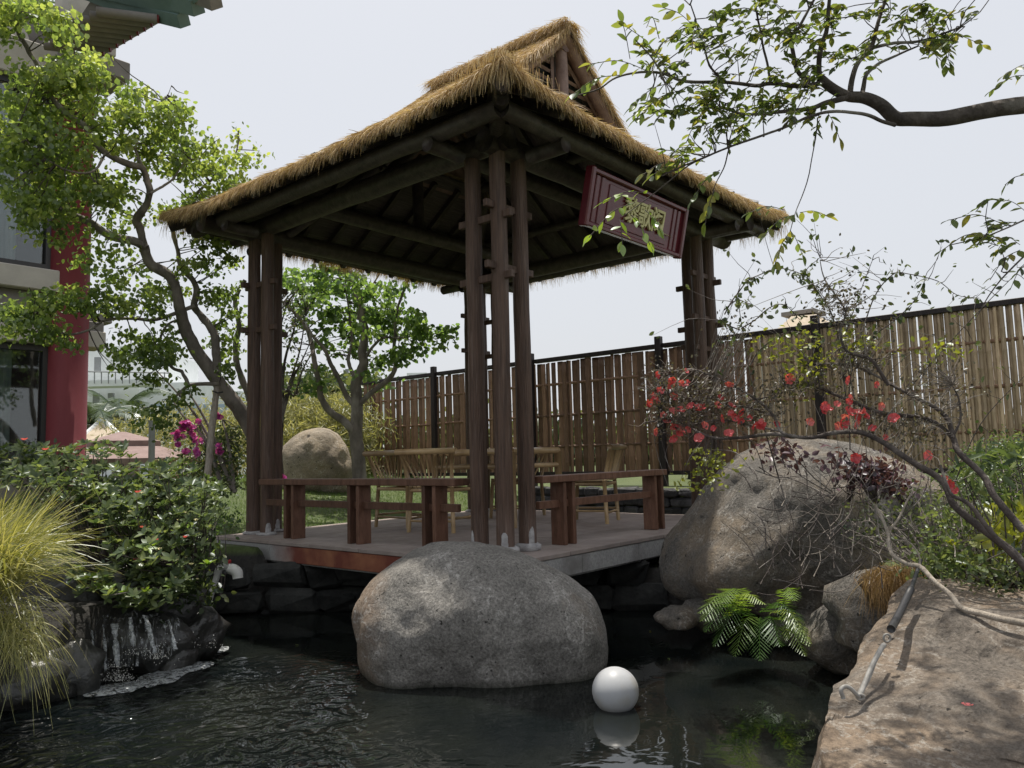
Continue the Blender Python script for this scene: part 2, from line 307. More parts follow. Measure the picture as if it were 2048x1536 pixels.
def foam_mat():
    m, n, N = mat('foam_water'); b = N('ShaderNodeBsdfPrincipled'); b.inputs['Base Color'].default_value = (0.55, 0.58, 0.6, 1); b.inputs['Roughness'].default_value = 0.2
    t = N('ShaderNodeBsdfTransparent'); g = N('ShaderNodeNewGeometry'); no = N('ShaderNodeTexNoise'); no.inputs['Scale'].default_value = 38; no.inputs['Detail'].default_value = 6; no.inputs['Roughness'].default_value = 0.8
    L(n, g.outputs['Position'], no.inputs[0]); cr = N('ShaderNodeValToRGB'); cr.color_ramp.elements[0].position = 0.40; cr.color_ramp.elements[1].position = 0.56; L(n, no.outputs['Fac'], cr.inputs[0])
    mx = N('ShaderNodeMixShader'); L(n, cr.outputs[0], mx.inputs[0]); L(n, t.outputs[0], mx.inputs[1]); L(n, b.outputs[0], mx.inputs[2])
    o = N('ShaderNodeOutputMaterial'); L(n, mx.outputs[0], o.inputs[0]); return m
M['foam'] = foam_mat()
def glass_mat():
    m, n, N = mat('window_glass'); t = N('ShaderNodeBsdfTransparent'); t.inputs[0].default_value = (0.80, 0.86, 0.86, 1); g = N('ShaderNodeBsdfGlossy'); g.inputs['Roughness'].default_value = 0.03
    fr = N('ShaderNodeFresnel'); fr.inputs[0].default_value = 1.9; mx = N('ShaderNodeMixShader'); L(n, fr.outputs[0], mx.inputs[0]); L(n, t.outputs[0], mx.inputs[1]); L(n, g.outputs[0], mx.inputs[2])
    o = N('ShaderNodeOutputMaterial'); L(n, mx.outputs[0], o.inputs[0]); return m
M['glass'] = glass_mat()
def water_mat():
    m, n, N = mat('pond_water'); b = N('ShaderNodeBsdfPrincipled')
    b.inputs['Roughness'].default_value = 0.03; b.inputs['IOR'].default_value = 1.45; b.inputs['Specular IOR Level'].default_value = 0.65
    g = N('ShaderNodeNewGeometry')
    c = N('ShaderNodeTexNoise'); c.inputs['Scale'].default_value = 1.6; c.inputs['Detail'].default_value = 5; L(n, g.outputs['Position'], c.inputs[0])
    cr = N('ShaderNodeValToRGB'); cr.color_ramp.elements[0].color = (0.003, 0.005, 0.0055, 1); cr.color_ramp.elements[1].color = (0.012, 0.014, 0.011, 1)
    cr.color_ramp.elements[0].position = 0.35; cr.color_ramp.elements[1].position = 0.7
    L(n, c.outputs['Fac'], cr.inputs[0]); L(n, cr.outputs[0], b.inputs['Base Color'])
    # ripples: strong near the little waterfall, fading over the pond
    sp = N('ShaderNodeVectorMath'); sp.operation = 'DISTANCE'; sp.inputs[1].default_value = (-2.2, 0.2, -0.55); L(n, g.outputs['Position'], sp.inputs[0])
    mr = N('ShaderNodeMapRange'); mr.inputs['From Min'].default_value = 0.3; mr.inputs['From Max'].default_value = 2.0; mr.inputs['To Min'].default_value = 1.0; mr.inputs['To Max'].default_value = 0.03; mr.interpolation_type = 'SMOOTHSTEP'; L(n, sp.outputs['Value'], mr.inputs[0])
    n1 = N('ShaderNodeTexNoise'); n1.inputs['Scale'].default_value = 6.0; n1.inputs['Detail'].default_value = 1.5; n1.inputs['Distortion'].default_value = 1.6; L(n, g.outputs['Position'], n1.inputs[0])
    n2 = N('ShaderNodeTexNoise'); n2.inputs['Scale'].default_value = 13; n2.inputs['Detail'].default_value = 1.5; n2.inputs['Distortion'].default_value = 0.6; L(n, g.outputs['Position'], n2.inputs[0])
    b1 = N('ShaderNodeBump'); b1.inputs['Distance'].default_value = 0.07; b1.inputs['Strength'].default_value = 0.55; L(n, n1.outputs['Fac'], b1.inputs['Height'])
    b2 = N('ShaderNodeBump'); b2.inputs['Distance'].default_value = 0.009; L(n, mr.outputs[0], b2.inputs['Strength']); L(n, n2.outputs['Fac'], b2.inputs['Height']); L(n, b1.outputs[0], b2.inputs['Normal'])
    m1 = N('ShaderNodeMath'); m1.operation = 'MULTIPLY'; m1.inputs[1].default_value = 0.55; L(n, mr.outputs[0], m1.inputs[0]); L(n, m1.outputs[0], b1.inputs['Strength'])
    L(n, b2.outputs[0], b.inputs['Normal']); o = N('ShaderNodeOutputMaterial'); L(n, b.outputs[0], o.inputs[0]); return m
M['water'] = water_mat()
def fascia_rust():
    m, n, N = mat('rust_stained_fascia'); g = N('ShaderNodeNewGeometry'); sx = N('ShaderNodeSeparateXYZ'); L(n, g.outputs['Position'], sx.inputs[0])
    nz = N('ShaderNodeTexNoise'); nz.inputs['Scale'].default_value = 5; nz.inputs['Detail'].default_value = 7; L(n, g.outputs['Position'], nz.inputs[0])
    sp = N('ShaderNodeTexNoise'); sp.inputs['Scale'].default_value = 70; sp.inputs['Detail'].default_value = 6; L(n, g.outputs['Position'], sp.inputs[0])
    ad = N('ShaderNodeMath'); ad.operation = 'MULTIPLY_ADD'; ad.inputs[1].default_value = 0.6; L(n, nz.outputs['Fac'], ad.inputs[0]); L(n, sx.outputs['Y'], ad.inputs[2])
    mr = N('ShaderNodeMapRange'); mr.inputs['From Min'].default_value = 2.95; mr.inputs['From Max'].default_value = 2.55; L(n, ad.outputs[0], mr.inputs[0])
    ga = N('ShaderNodeValToRGB'); ga.color_ramp.elements[0].color = (0.22, 0.215, 0.21, 1); ga.color_ramp.elements[1].color = (0.40, 0.39, 0.38, 1); L(n, sp.outputs['Fac'], ga.inputs[0])
    rs = N('ShaderNodeValToRGB'); rs.color_ramp.elements[0].color = (0.17, 0.045, 0.028, 1); rs.color_ramp.elements[1].color = (0.34, 0.14, 0.07, 1); rs.color_ramp.elements[0].position = .4; rs.color_ramp.elements[1].position = .68; L(n, nz.outputs['Fac'], rs.inputs[0])
    mx = N('ShaderNodeMixRGB'); L(n, mr.outputs[0], mx.inputs[0]); L(n, ga.outputs[0], mx.inputs[1]); L(n, rs.outputs[0], mx.inputs[2])
    b = N('ShaderNodeBsdfPrincipled'); b.inputs['Roughness'].default_value = 0.7; L(n, mx.outputs[0], b.inputs['Base Color'])
    o = N('ShaderNodeOutputMaterial'); L(n, b.outputs[0], o.inputs[0]); return m
M['rust'] = fascia_rust()
def ground_mat():
    m, n, N = mat('garden_ground'); g = N('ShaderNodeNewGeometry'); sx = N('ShaderNodeSeparateXYZ'); L(n, g.outputs['Position'], sx.inputs[0])
    no = N('ShaderNodeTexNoise'); no.inputs['Scale'].default_value = 3; no.inputs['Detail'].default_value = 8; L(n, g.outputs['Position'], no.inputs[0])
    gr = N('ShaderNodeValToRGB'); gr.color_ramp.elements[0].color = (0.045, 0.075, 0.02, 1); gr.color_ramp.elements[1].color = (0.11, 0.13, 0.045, 1); L(n, no.outputs['Fac'], gr.inputs[0])
    rk = N('ShaderNodeValToRGB'); rk.color_ramp.elements[0].color = (0.012, 0.012, 0.012, 1); rk.color_ramp.elements[1].color = (0.05, 0.046, 0.04, 1); L(n, no.outputs['Fac'], rk.inputs[0])
    mr = N('ShaderNodeMapRange'); mr.inputs['From Min'].default_value = -0.12; mr.inputs['From Max'].default_value = -0.075; L(n, sx.outputs['Z'], mr.inputs[0])
    mx = N('ShaderNodeMixRGB'); L(n, mr.outputs[0], mx.inputs[0]); L(n, rk.outputs[0], mx.inputs[1]); L(n, gr.outputs[0], mx.inputs[2])
    b = N('ShaderNodeBsdfPrincipled'); b.inputs['Roughness'].default_value = 0.9; L(n, mx.outputs[0], b.inputs['Base Color'])
    nb = N('ShaderNodeTexNoise'); nb.inputs['Scale'].default_value = 30; nb.inputs['Detail'].default_value = 8; L(n, g.outputs['Position'], nb.inputs[0])
    bp = N('ShaderNodeBump'); bp.inputs['Strength'].default_value = 0.7; bp.inputs['Distance'].default_value = 0.03; L(n, nb.outputs['Fac'], bp.inputs['Height']); L(n, bp.outputs[0], b.inputs['Normal'])
    o = N('ShaderNodeOutputMaterial'); L(n, b.outputs[0], o.inputs[0]); return m
M['ground'] = ground_mat()

# ------------------------------------------------------------------ terrain and water
WZ = -0.55
POND = np.array([(1.55, 0.1), (0.9, 1.0), (0.30, 2.1), (-0.34, 2.84), (-0.75, 2.55), (-1.0, 1.95), (-1.35, 1.62), (-1.85, 1.38), (-2.3, 1.30), (-3.2, 1.5), (-6, 1.2), (-9, -1), (-9, -8), (-1.0, -8), (0.2, -3.2), (0.9, -1.9), (1.7, -1.2), (1.9, -0.5)])
def pond_sd(x, y):
    p = np.stack([x, y], -1); d = np.full(x.shape, 1e9); ins = np.zeros(x.shape, bool); n = len(POND)
    for i in range(n):
        a, b = POND[i], POND[(i+1) % n]; e = b-a; ww = p-a
        t = np.clip((ww@e)/(e@e), 0, 1); q = ww-t[..., None]*e; d = np.minimum(d, (q**2).sum(-1))
        c = ((a[1] <= y) & (b[1] > y) & (e[0]*ww[..., 1]-e[1]*ww[..., 0] > 0)) | ((a[1] > y) & (b[1] <= y) & (e[0]*ww[..., 1]-e[1]*ww[..., 0] < 0))
        ins ^= c
    d = np.sqrt(d); return np.where(ins, -d, d)
def sstep(t): t = np.clip(t, 0, 1); return t*t*(3-2*t)
def gz(x, y):
    x = np.asarray(x, float); y = np.asarray(y, float); s = pond_sd(x, y)
    bx = np.maximum(x-3.95, 0); by = np.maximum(y-3.65, 0); d = np.hypot(bx, by)
    top = -0.05 + 0.47*sstep(d/3.6) + 0.012*np.sin(3.1*x+1.3*y) + 0.012*np.sin(2.3*y-1.7*x)
    right = sstep((0.1-y)/1.2)*sstep((x-0.9)/1.5)
    top = top*(1-right) + right*(0.18+0.02*np.sin(4*x))
    top = np.where((x > 3.92) & (y < 2.9), np.maximum(top, 0.24), top)
    left = sstep((-0.2-x)/0.7); top = top*(1-left)+left*(-0.15+0.02*np.sin(5*x+3*y)+0.14*sstep((y-4.2)/1.5))
    under = (x > -0.05) & (x < 3.75) & (y > -0.05) & (y < 3.62); top = np.where(under, -0.26, top)
    bank = sstep((s+0.02)/0.16)
    return (-1.25)*(1-bank) + top*bank
def grid(x0, x1, nx, y0, y1, ny):
    xs = np.linspace(x0, x1, nx); ys = np.linspace(y0, y1, ny); X, Y = np.meshgrid(xs, ys)
    Z = gz(X, Y); v = np.stack([X, Y, Z], -1).reshape(-1, 3); i = np.arange(nx*ny).reshape(ny, nx)
    f = np.stack([i[:-1, :-1], i[:-1, 1:], i[1:, 1:], i[1:, :-1]], -1).reshape(-1, 4); return v, f
v, f = grid(-8, 10, 300, -8, 12, 330)
g = link('ground', mesh('ground', v, f, M['ground'], True)); tag(g, 'garden ground and pond bank, green lawn behind the deck', None, None, 'structure')
# far ground ring
mb = MB(); zf = -0.06
for (a, b, c_, d_) in ((-300, -8, -300, 600), (10, 600, -300, 600), (-8, 10, 12, 600), (-8, 10, -300, -8)):
    mb.add([(a, c_, zf-0.02), (b, c_, zf-0.02), (b, d_, zf-0.02), (a, d_, zf-0.02)], [(0, 1, 2, 3)])
tag(mb.build('distant_ground', M['ground']), None, None, None, 'structure')
mb = MB(); mb.add([(-9, -8, WZ), (3.2, -8, WZ), (3.2, 3.4, WZ), (-9, 3.4, WZ)], [(0, 1, 2, 3)])
tag(mb.build('pond_water', M['water']), 'dark rippled pond water under the deck and boulders', None, None, 'structure')

# ------------------------------------------------------------------ deck (stone platform)
DX, DY = 3.74, 3.60
deck = thing('stone_deck', 'raised square granite deck under the thatched pavilion', 'deck', (DX/2, DY/2, 0))
mb = MB(); mb.box((DX/2, DY/2, -0.105), (DX-0.06, DY-0.06, 0.14)); mb.build('slab', M['concrete'], deck)
# pavers: outer border strip + field
pm = {}
def paver(x0, y0, x1, y1, z1, th, name='paver', mt='paver', jit=0.0015):
    w_, h_ = round(x1-x0-0.005, 3), round(y1-y0-0.005, 3)
    k = (w_, h_, th, mt)
    if k not in pm:
        b = MB(); b.box((0, 0, 0), (w_, h_, th), bev=0.003); pm[k] = mesh(name, b.v, b.f, M[mt])
    o = link(name, pm[k], deck); o.location = Vector(((x0+x1)/2, (y0+y1)/2, z1-th/2+random.uniform(-jit, jit))) - deck.location
bw = 0.30
for i in range(6):
    a = i*DX/6; b = a+DX/6
    paver(a, 0, b, bw, 0, 0.03); paver(a, DY-bw, b, DY, 0, 0.03)
for i in range(5):
    a = bw+i*(DY-2*bw)/5; b = a+(DY-2*bw)/5
    paver(0, a, bw, b, 0, 0.03); paver(DX-bw, a, DX, b, 0, 0.03)
nx, ny = 5, 10
for j in range(ny):
    for i in range(nx+1):
        sh = 0.5*(j % 2); a = bw+(i-sh)*(DX-2*bw)/nx; b = a+(DX-2*bw)/nx
        a = max(a, bw); b = min(b, DX-bw)
        if b-a > 0.05: paver(a, bw+j*(DY-2*bw)/ny, b, bw+(j+1)*(DY-2*bw)/ny, 0, 0.03)
# fascia panels (granite front-right, rust stained front-left)
def fpanel(c, size, mt):
    b = MB(); b.box(c, size, bev=0.003); b.build('fascia_panel', M[mt], deck)
for i in range(5):
    a = 0.03+i*(DX-0.06)/5; b = a+(DX-0.06)/5
    fpanel(((a+b)/2, 0.022, -0.098), (b-a-0.004, 0.025, 0.128), 'concrete'); fpanel(((a+b)/2, DY-0.022, -0.098), (b-a-0.004, 0.025, 0.128), 'concrete')
for i in range(4):
    a = 0.04+i*(DY-0.08)/4; b = a+(DY-0.08)/4
    fpanel((0.022, (a+b)/2, -0.098), (0.025, b-a-0.002, 0.128), 'rust'); fpanel((DX-0.022, (a+b)/2, -0.098), (0.025, b-a-0.004, 0.128), 'concrete')

# ------------------------------------------------------------------ pavilion
pav = thing('thatched_pavilion', 'open timber pavilion with golden thatched hip-and-gable roof on the deck', 'pavilion', (DX/2, DY/2, 0))
X0, X1, Y0, Y1, S_ = 0.300, 3.50, 0.305, 3.42, 0.235
BZ = 2.75
trios = {'F': ((X0, Y0), (X0, Y0+S_), (X0+S_, Y0)), 'L': ((X0, Y1), (X0, Y1-S_), (X0+S_, Y1)),
         'R': ((X1, Y0), (X1-S_, Y0), (X1, Y0+S_)), 'B': ((X1, Y1), (X1-S_, Y1), (X1, Y1-S_))}
def log(mb, a, b, r0, r1=None, n=14, seg=7, wob=0.004):
    a = np.array(a, float); b = np.array(b, float); r1 = r1 or r0
    pts = []; rr = []
    for i in range(seg+1):
        t = i/seg; p = a+(b-a)*t
        if 0 < i < seg: p = p+RG.normal(0, wob, 3)*np.array([1, 1, 0.3])
        pts.append(p); rr.append((r0+(r1-r0)*t)*(1+RG.normal(0, 0.012)))
    mb.tube(pts, rr, n)
for k, tr in trios.items():
    for i, (x, y) in enumerate(tr):
        zb = 0.045 if k == 'F' else 0.02
        b = MB(); log(b, (x, y, zb), (x+random.uniform(-.008, .008), y+random.uniform(-.008, .008), BZ+(0.12 if i == 0 else 0.04)), 0.063, 0.058, seg=10, wob=0.0022)
        b.build('post', M['post'], pav, True)
        b = MB(); n_ = 14
        pr = [0.088, 0.094, 0.09, 0.072]; pz = [0.001, zb*0.4, zb*0.85, zb+0.006]
        vs = []; fs = []
        for q in range(4):
            for t in range(n_): 
                rr = pr[q]*(1+RG.normal(0, 0.03)); vs.append((x+rr*math.cos(2*math.pi*t/n_), y+rr*math.sin(2*math.pi*t/n_), pz[q]+RG.normal(0, 0.002)))
        for q in range(3):
            for t in range(n_): fs.append((q*n_+t, q*n_+(t+1) % n_, (q+1)*n_+(t+1) % n_, (q+1)*n_+t))
        fs.append(tuple(range(3*n_, 4*n_))); b.add(vs, fs); b.build('plinth', M['mortar'], pav, True)
# white mortar patches on the feet of the front and left posts
def patch(x, y, ang, w_, h_, zb, r=0.0645):
    n_, m_ = 8, 7; vs = []; fs = []
    for j in range(m_+1):
        t = j/m_; ww = w_*math.sqrt(max(0.02, 1-(0.97*t)**4))*(1+RG.normal(0, 0.04))
        for i in range(n_+1):
            a = ang+(i/n_-0.5)*ww/r; rr = r-0.004+0.006*math.sin(math.pi*i/n_)*(1-0.5*(j/m_)**4)+RG.normal(0, 0.0004)
            vs.append((x+rr*math.cos(a), y+rr*math.sin(a), zb+h_*t))
    for j in range(m_):
        for i in range(n_): fs.append((j*(n_+1)+i, j*(n_+1)+i+1, (j+1)*(n_+1)+i+1, (j+1)*(n_+1)+i))
    b = MB(); b.add(vs, fs); b.build('mortar_patch', M['mortar'], pav, True)
va = math.atan2(CAM[1]-Y0, CAM[0]-X0)
patch(X0, Y0, va-0.1, 0.062, 0.105, 0.04); patch(X0+S_, Y0, va+0.5, 0.06, 0.125, 0.04); patch(X0, Y0+S_, va-1.0, 0.045, 0.11, 0.04)
patch(X0, Y1-S_, va+0.5, 0.06, 0.10, 0.01); patch(X0+S_, Y1, va+0.7, 0.06, 0.11, 0.01)
# tenon ties between the posts of each trio
def tie(a, b, z, ext=0.13):
    a = np.array([*a, z]); b = np.array([*b, z]); d = (b-a)/np.linalg.norm(b-a); c = (a+b)/2; ln = np.linalg.norm(b-a)+2*ext
    al = abs(d[0]) > 0.5
    m_ = MB(); m_.box(c, (ln, 0.038, 0.052) if al else (0.038, ln, 0.052), bev=0.004); m_.build('tie', M['post'], pav)
for k, tr in trios.items():
    for z in (2.33, 1.90):
        tie(tr[0], tr[1], z+(0.0 if k in 'FL' else 0.06)); tie(tr[0], tr[2], z+(0.07 if k == 'F' else 0.0))
tie((X1-S_, Y0), (X1, Y0), 1.66, 0.1); tie((X1, Y0+S_), (X1, Y0), 1.72, 0.1)
# main log beams, crossing at the corners
for y in (Y0+S_*0.0, Y1):
    b = MB(); log(b, (X0-0.12 if y < 1 else -0.24, y, 2.845), (DX+0.16, y, 2.845), 0.088, n=16, seg=12); b.build('beam', M['darkwood'], pav, True)
for x in (X0, X1):
    b = MB(); log(b, (x, Y0-0.12 if x < 1 else -0.16, 2.87), (x, DY+0.16, 2.87), 0.088, n=16, seg=12); b.build('beam', M['darkwood'], pav, True)
# eave purlins outside the posts + brackets carrying them
ZP = 2.87; PO = -0.08
for (a, b_) in (((PO, -0.07, ZP), (PO, DY+0.22, ZP)), ((DX-PO, -0.12, ZP), (DX-PO, DY+0.22, ZP)), ((-0.07, PO, ZP), (DX+0.22, PO, ZP)), ((-0.16, DY-PO, ZP), (DX+0.22, DY-PO, ZP))):
    b = MB(); log(b, a, b_, 0.062, n=12, seg=12); b.build('eave_purlin', M['darkwood'], pav, True)
# roof surfaces
EX0, EX1, EY0, EY1, EZ = -0.31, DX+0.31, -0.30, DY+0.42, 2.905
MX = (EX0+EX1)/2; MY = (EY0+EY1)/2; HW = MX-EX0; HD = MY-EY0
def prof(s): return 0.555*s+0.080*s*s
RISE = prof(HW)
def eave_up(t): return 0.09*max(0, abs(t)-0.45)**2/0.3025     # corners swept up; t in -1..1 along the eave
def roof_z(x, y, off=0.0):
    """height of the roof deck above (x,y): four-sided below the gable foot, two-sided above"""
    sx = HW-abs(x-MX); sy = HD-abs(y-MY)
    tx = (x-MX)/HW; ty = (y-MY)/HD
    s = min(sx, sy) if sy < GY else sx
    if sy >= GY: s = sx
    up = eave_up(ty if sx < sy else tx)*max(0, 1-s/0.9)
    return EZ+prof(max(s, 0))+up+off
GY = 1.22     # gable wall set this far in from the eave
def slope_mesh(side, off, ext=0.0, nu=26, nv=14):
    """side 0: -x slope, 1: +x slope, 2: -y hip skirt, 3: +y hip skirt"""
    vs = []; fs = []
    if side < 2:
        # rows by s from eave to ridge; y-extent follows the hip until the gable, then the gable overhang
        for j in range(nv+1):
            s = -ext+(HW+ext)*j/nv
            y0 = EY0+s if s < GY-0.18 else EY0+GY-0.18
            y1 = EY1-s if s < GY-0.18 else EY1-GY+0.18-0.42*(s-GY+0.18)
            for i in range(nu+1):
                y = y0+(y1-y0)*i/nu; ty = (y-MY)/HD
                z = EZ+prof(s)+eave_up(ty)*max(0, 1-max(s, 0)/0.9)+off
                vs.append((EX0+s if side == 0 else EX1-s, y, z))
    else:
        for j in range(nv+1):
            s = -ext+(GY+0.05+ext)*j/nv
            x0 = EX0+s; x1 = EX1-s
            for i in range(nu+1):
                x = x0+(x1-x0)*i/nu; tx = (x-MX)/HW
                z = EZ+prof(s)+eave_up(tx)*max(0, 1-max(s, 0)/0.9)+off
                vs.append((x, EY0+s if side == 2 else EY1-s, z))
    w_ = nu+1
    for j in range(nv):
        for i in range(nu): fs.append((j*w_+i, j*w_+i+1, (j+1)*w_+i+1, (j+1)*w_+i))
    return vs, fs
for sd_ in range(4):
    vs, fs = slope_mesh(sd_, -0.010); v2, f2 = slope_mesh(sd_, 0.012); b = MB(); b.add(vs, fs); b.add(v2, f2)
    # close the eave edge
    nu = 26; b.add([vs[i] for i in range(nu+1)]+[v2[i] for i in range(nu+1)], [(i, i+1, nu+2+i, nu+1+i) for i in range(nu)])
    b.build('roof_board', M['board'], pav)
    vs, fs = slope_mesh(sd_, 0.05); b = MB(); b.add(vs, fs); v3, f3 = slope_mesh(sd_, 0.02); b.add([v3[i] for i in range(nu+1)]+[vs[i] for i in range(nu+1)], [(i, i+1, nu+2+i, nu+1+i) for i in range(nu)])
    b.build('thatch_bed', M['thatchbase'], pav, True)
# rafters (square, seen from below) on each slope, ends visible under the fringe
def rafter(pts, w_=0.052, h_=0.06):
    vs = []; fs = []
    pts = [np.array(p, float) for p in pts]
    for i, p in enumerate(pts):
        t = pts[min(i+1, len(pts)-1)]-pts[max(i-1, 0)]; t /= np.linalg.norm(t); sd2 = np.cross(t, [0, 0, 1]); sd2 /= np.linalg.norm(sd2); up_ = np.cross(sd2, t)
        for a, c_ in ((-1, -1), (1, -1), (1, 1), (-1, 1)): vs.append(p+sd2*a*w_/2+up_*c_*h_/2)
    for i in range(len(pts)-1):
        for k in range(4): j = (k+1) % 4; fs.append((i*4+k, i*4+j, i*4+4+j, i*4+4+k))
    fs += [(3, 2, 1, 0), tuple((len(pts)-1)*4+k for k in range(4))]
    b = MB(); b.add(vs, fs); b.build('rafter', M['darkwood'], pav)
for side in (0, 1):
    for y in np.arange(EY0+0.28, EY1-0.2, 0.36):
        sm = min(HW-0.05, y-EY0, EY1-y) if min(y-EY0, EY1-y) < GY else HW-0.05
        ss = np.linspace(0.03, sm, 7)
        pts = [((EX0+s if side == 0 else EX1-s), y, roof_z(EX0+s, y)-0.045) for s in ss]; rafter(pts)
for side in (2, 3):
    for x in np.arange(EX0+0.28, EX1-0.2, 0.36):
        sm = min(GY, x-EX0, EX1-x); ss = np.linspace(0.03, sm, 5)
        pts = [(x, (EY0+s if side == 2 else EY1-s), roof_z(x, EY0+s)-0.045) for s in ss]; rafter(pts)
# hip rafters and round ridge pole, inner purlins, queen posts, diagonal struts
for (cx_, cy_, sx, sy) in ((EX0, EY0, 1, 1), (EX1, EY0, -1, 1), (EX0, EY1, 1, -1), (EX1, EY1, -1, -1)):
    pts = []
    for s in np.linspace(0.05, GY+0.2, 6): pts.append((cx_+sx*s, cy_+sy*s, EZ+prof(s)+eave_up(1-s/HW)*max(0, 1-s/0.9)-0.09))
    b = MB(); b.tube(pts, 0.058, 12); b.build('hip_rafter', M['darkwood'], pav, True)
b = MB(); log(b, (MX, EY0+GY-0.12, EZ+RISE-0.10), (MX, EY1-GY-0.3, EZ+RISE-0.10), 0.07, n=12); b.build('ridge_pole', M['gable'], pav, True)
for s in (0.75, 1.35):
    for side in (0, 1):
        x = EX0+s if side == 0 else EX1-s; e = min(s, GY)
        b = MB(); log(b, (x, EY0+e, EZ+prof(s)-0.12), (x, EY1-e, EZ+prof(s)-0.12), 0.048, n=10); b.build('roof_purlin', M['darkwood'], pav, True)
for side in (2, 3):
    y = EY0+0.75 if side == 2 else EY1-0.75
    b = MB(); log(b, (EX0+0.75, y, EZ+prof(0.75)-0.12), (EX1-0.75, y, EZ+prof(0.75)-0.12), 0.048, n=10); b.build('roof_purlin', M['darkwood'], pav, True)
for y in (EY0+GY, EY1-GY):          # tie logs across under the gables with king posts
    b = MB(); log(b, (X0-0.1, y, 3.02), (X1+0.1, y, 3.02), 0.075, n=12); b.build('tie_beam', M['darkwood'], pav, True)
    b = MB(); log(b, (MX, y, 3.05), (MX, y, EZ+RISE-0.12), 0.06, n=12); b.build('king_post', M['darkwood'], pav, True)
for (xa, ya, xb, yb) in ((0.62, Y0+0.05, 1.15, 1.0), (X1-0.35, Y0+0.05, X1-0.9, 1.0), (0.40, 1.9, 1.05, 1.9), (0.62, Y1, 1.15, 2.6), (X1-0.2, Y1-0.1, 2.7, 2.6)):
    b = MB(); log(b, (xa, ya, 2.86), (xb, yb, 3.52), 0.05, n=10); b.build('brace', M['darkwood'], pav, True)
# short bracket logs at the corners carrying the eave purlins
for cx_, sx in ((X0, -1), (X1, 1)):
    for cy_, sy in ((Y0, -1), (Y1, 1)):
        b = MB(); log(b, (cx_, cy_, 2.90), (cx_+sx*0.44, cy_+sy*0.44, 2.90), 0.055, n=12, seg=3); b.build('corner_bracket', M['darkwood'], pav, True)
        b = MB(); log(b, (cx_+sx*0.12, cy_-sy*S_, 2.79), (cx_+sx*0.44, cy_-sy*S_, 2.79), 0.055, n=12, seg=3); b.build('bracket', M['darkwood'], pav, True)
        b = MB(); log(b, (cx_-sx*S_, cy_+sy*0.12, 2.79), (cx_-sx*S_, cy_+sy*0.44, 2.79), 0.055, n=12, seg=3); b.build('bracket', M['darkwood'], pav, True)
# gable ends: bargeboards, king post, louvre slats
def gable(y, sgn):
    zr = EZ+RISE; gx = GY; zb = EZ+prof(GY)
    for sx in (-1, 1):
        pts = []
        for t in np.linspace(0, 1, 6):
            s = GY*0.9+(HW-GY*0.9)*t; pts.append((MX+sx*(HW-s), y+sgn*0.10, EZ+prof(s)-0.02))
        b = MB(); b.tube(pts, 0.062, 10); b.build('barge_log', M['gable'], pav, True)
        # triangular frame and slats
        n_ = 6
        for q in range(n_):
            z = zb+0.10+(zr-zb-0.28)*q/n_; 
            wd = (HW-GY)*(1-(z-zb)/(zr-zb))-0.10
            if wd > 0.1:
                b = MB(); b.box((MX+sx*(0.06+wd/2), y, z), (wd, 0.02, 0.028), rot=Matrix.Rotation(R(35), 3, 'X')); b.build('louvre_slat', M['gable'], pav)
        b = MB(); b.tube([(MX+sx*(HW-GY-0.05), y+sgn*0.02, zb+0.03), (MX+sx*0.09, y+sgn*0.02, zr-0.17)], 0.022, 4); b.tube([(MX+sx*0.085, y+sgn*0.02, zr-0.17), (MX+sx*0.085, y+sgn*0.02, zb)], 0.02, 4)
        b.build('louvre_frame', M['gable'], pav)
    b = MB(); log(b, (MX, y+sgn*0.06, zb-0.12), (MX, y+sgn*0.06, zr-0.05), 0.062, 0.058); b.build('gable_post', M['gable'], pav, True)
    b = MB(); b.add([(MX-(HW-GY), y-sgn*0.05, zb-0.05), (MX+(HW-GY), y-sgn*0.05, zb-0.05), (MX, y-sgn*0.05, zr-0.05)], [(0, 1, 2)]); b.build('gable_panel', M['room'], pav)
gable(EY0+GY, -1)
yv = lambda s: EY1-GY+0.12-0.42*(s-GY+0.18)
b = MB(); b.add([(EX0+GY-0.08, yv(GY-0.08), EZ+prof(GY-0.08)-0.03), (EX1-GY+0.08, yv(GY-0.08), EZ+prof(GY-0.08)-0.03), (MX, yv(HW), EZ+RISE)], [(0, 1, 2)]); b.build('gable_panel', M['gable'], pav)
for sx in (-1, 1):
    b = MB(); b.tube([(MX+sx*(HW-s), yv(s)-0.02, EZ+prof(s)-0.05) for s in np.linspace(GY-0.1, HW, 6)], 0.045, 8); b.build('barge_log', M['gable'], pav, True)

# thatch straw: ribbons lying down the slopes plus hanging fringes
def ribbons(P, D, Nn, Ln, Wd, droop, seg=2, fan=0.0):
    """vectorised ribbons: P start, D direction, Nn side vector, returns verts, faces, rnd"""
    n = len(P); rows = []
    for j in range(seg+1):
        t = j/seg; c = P+D*(Ln*t)[:, None]; c = c-np.array([0, 0, 1.0])*(droop*t*t*Ln)[:, None]
        ww = (Wd*(1-0.75*t))[:, None]
        rows.append(c-Nn*ww/2); rows.append(c+Nn*ww/2)
    V = np.stack(rows, 1); m_ = 2*(seg+1); base = (np.arange(n)*m_)[:, None]; fs = []
    for j in range(seg): fs.append(base+np.array([2*j, 2*j+1, 2*j+3, 2*j+2]))
    Fc = np.stack(fs, 1).reshape(-1, 4); rn = np.repeat(RG.random(n), m_)
    return V.reshape(-1, 3), Fc, rn
def unit(a): return a/(np.linalg.norm(a, axis=-1, keepdims=True)+1e-9)
off = np.array(pav.location)
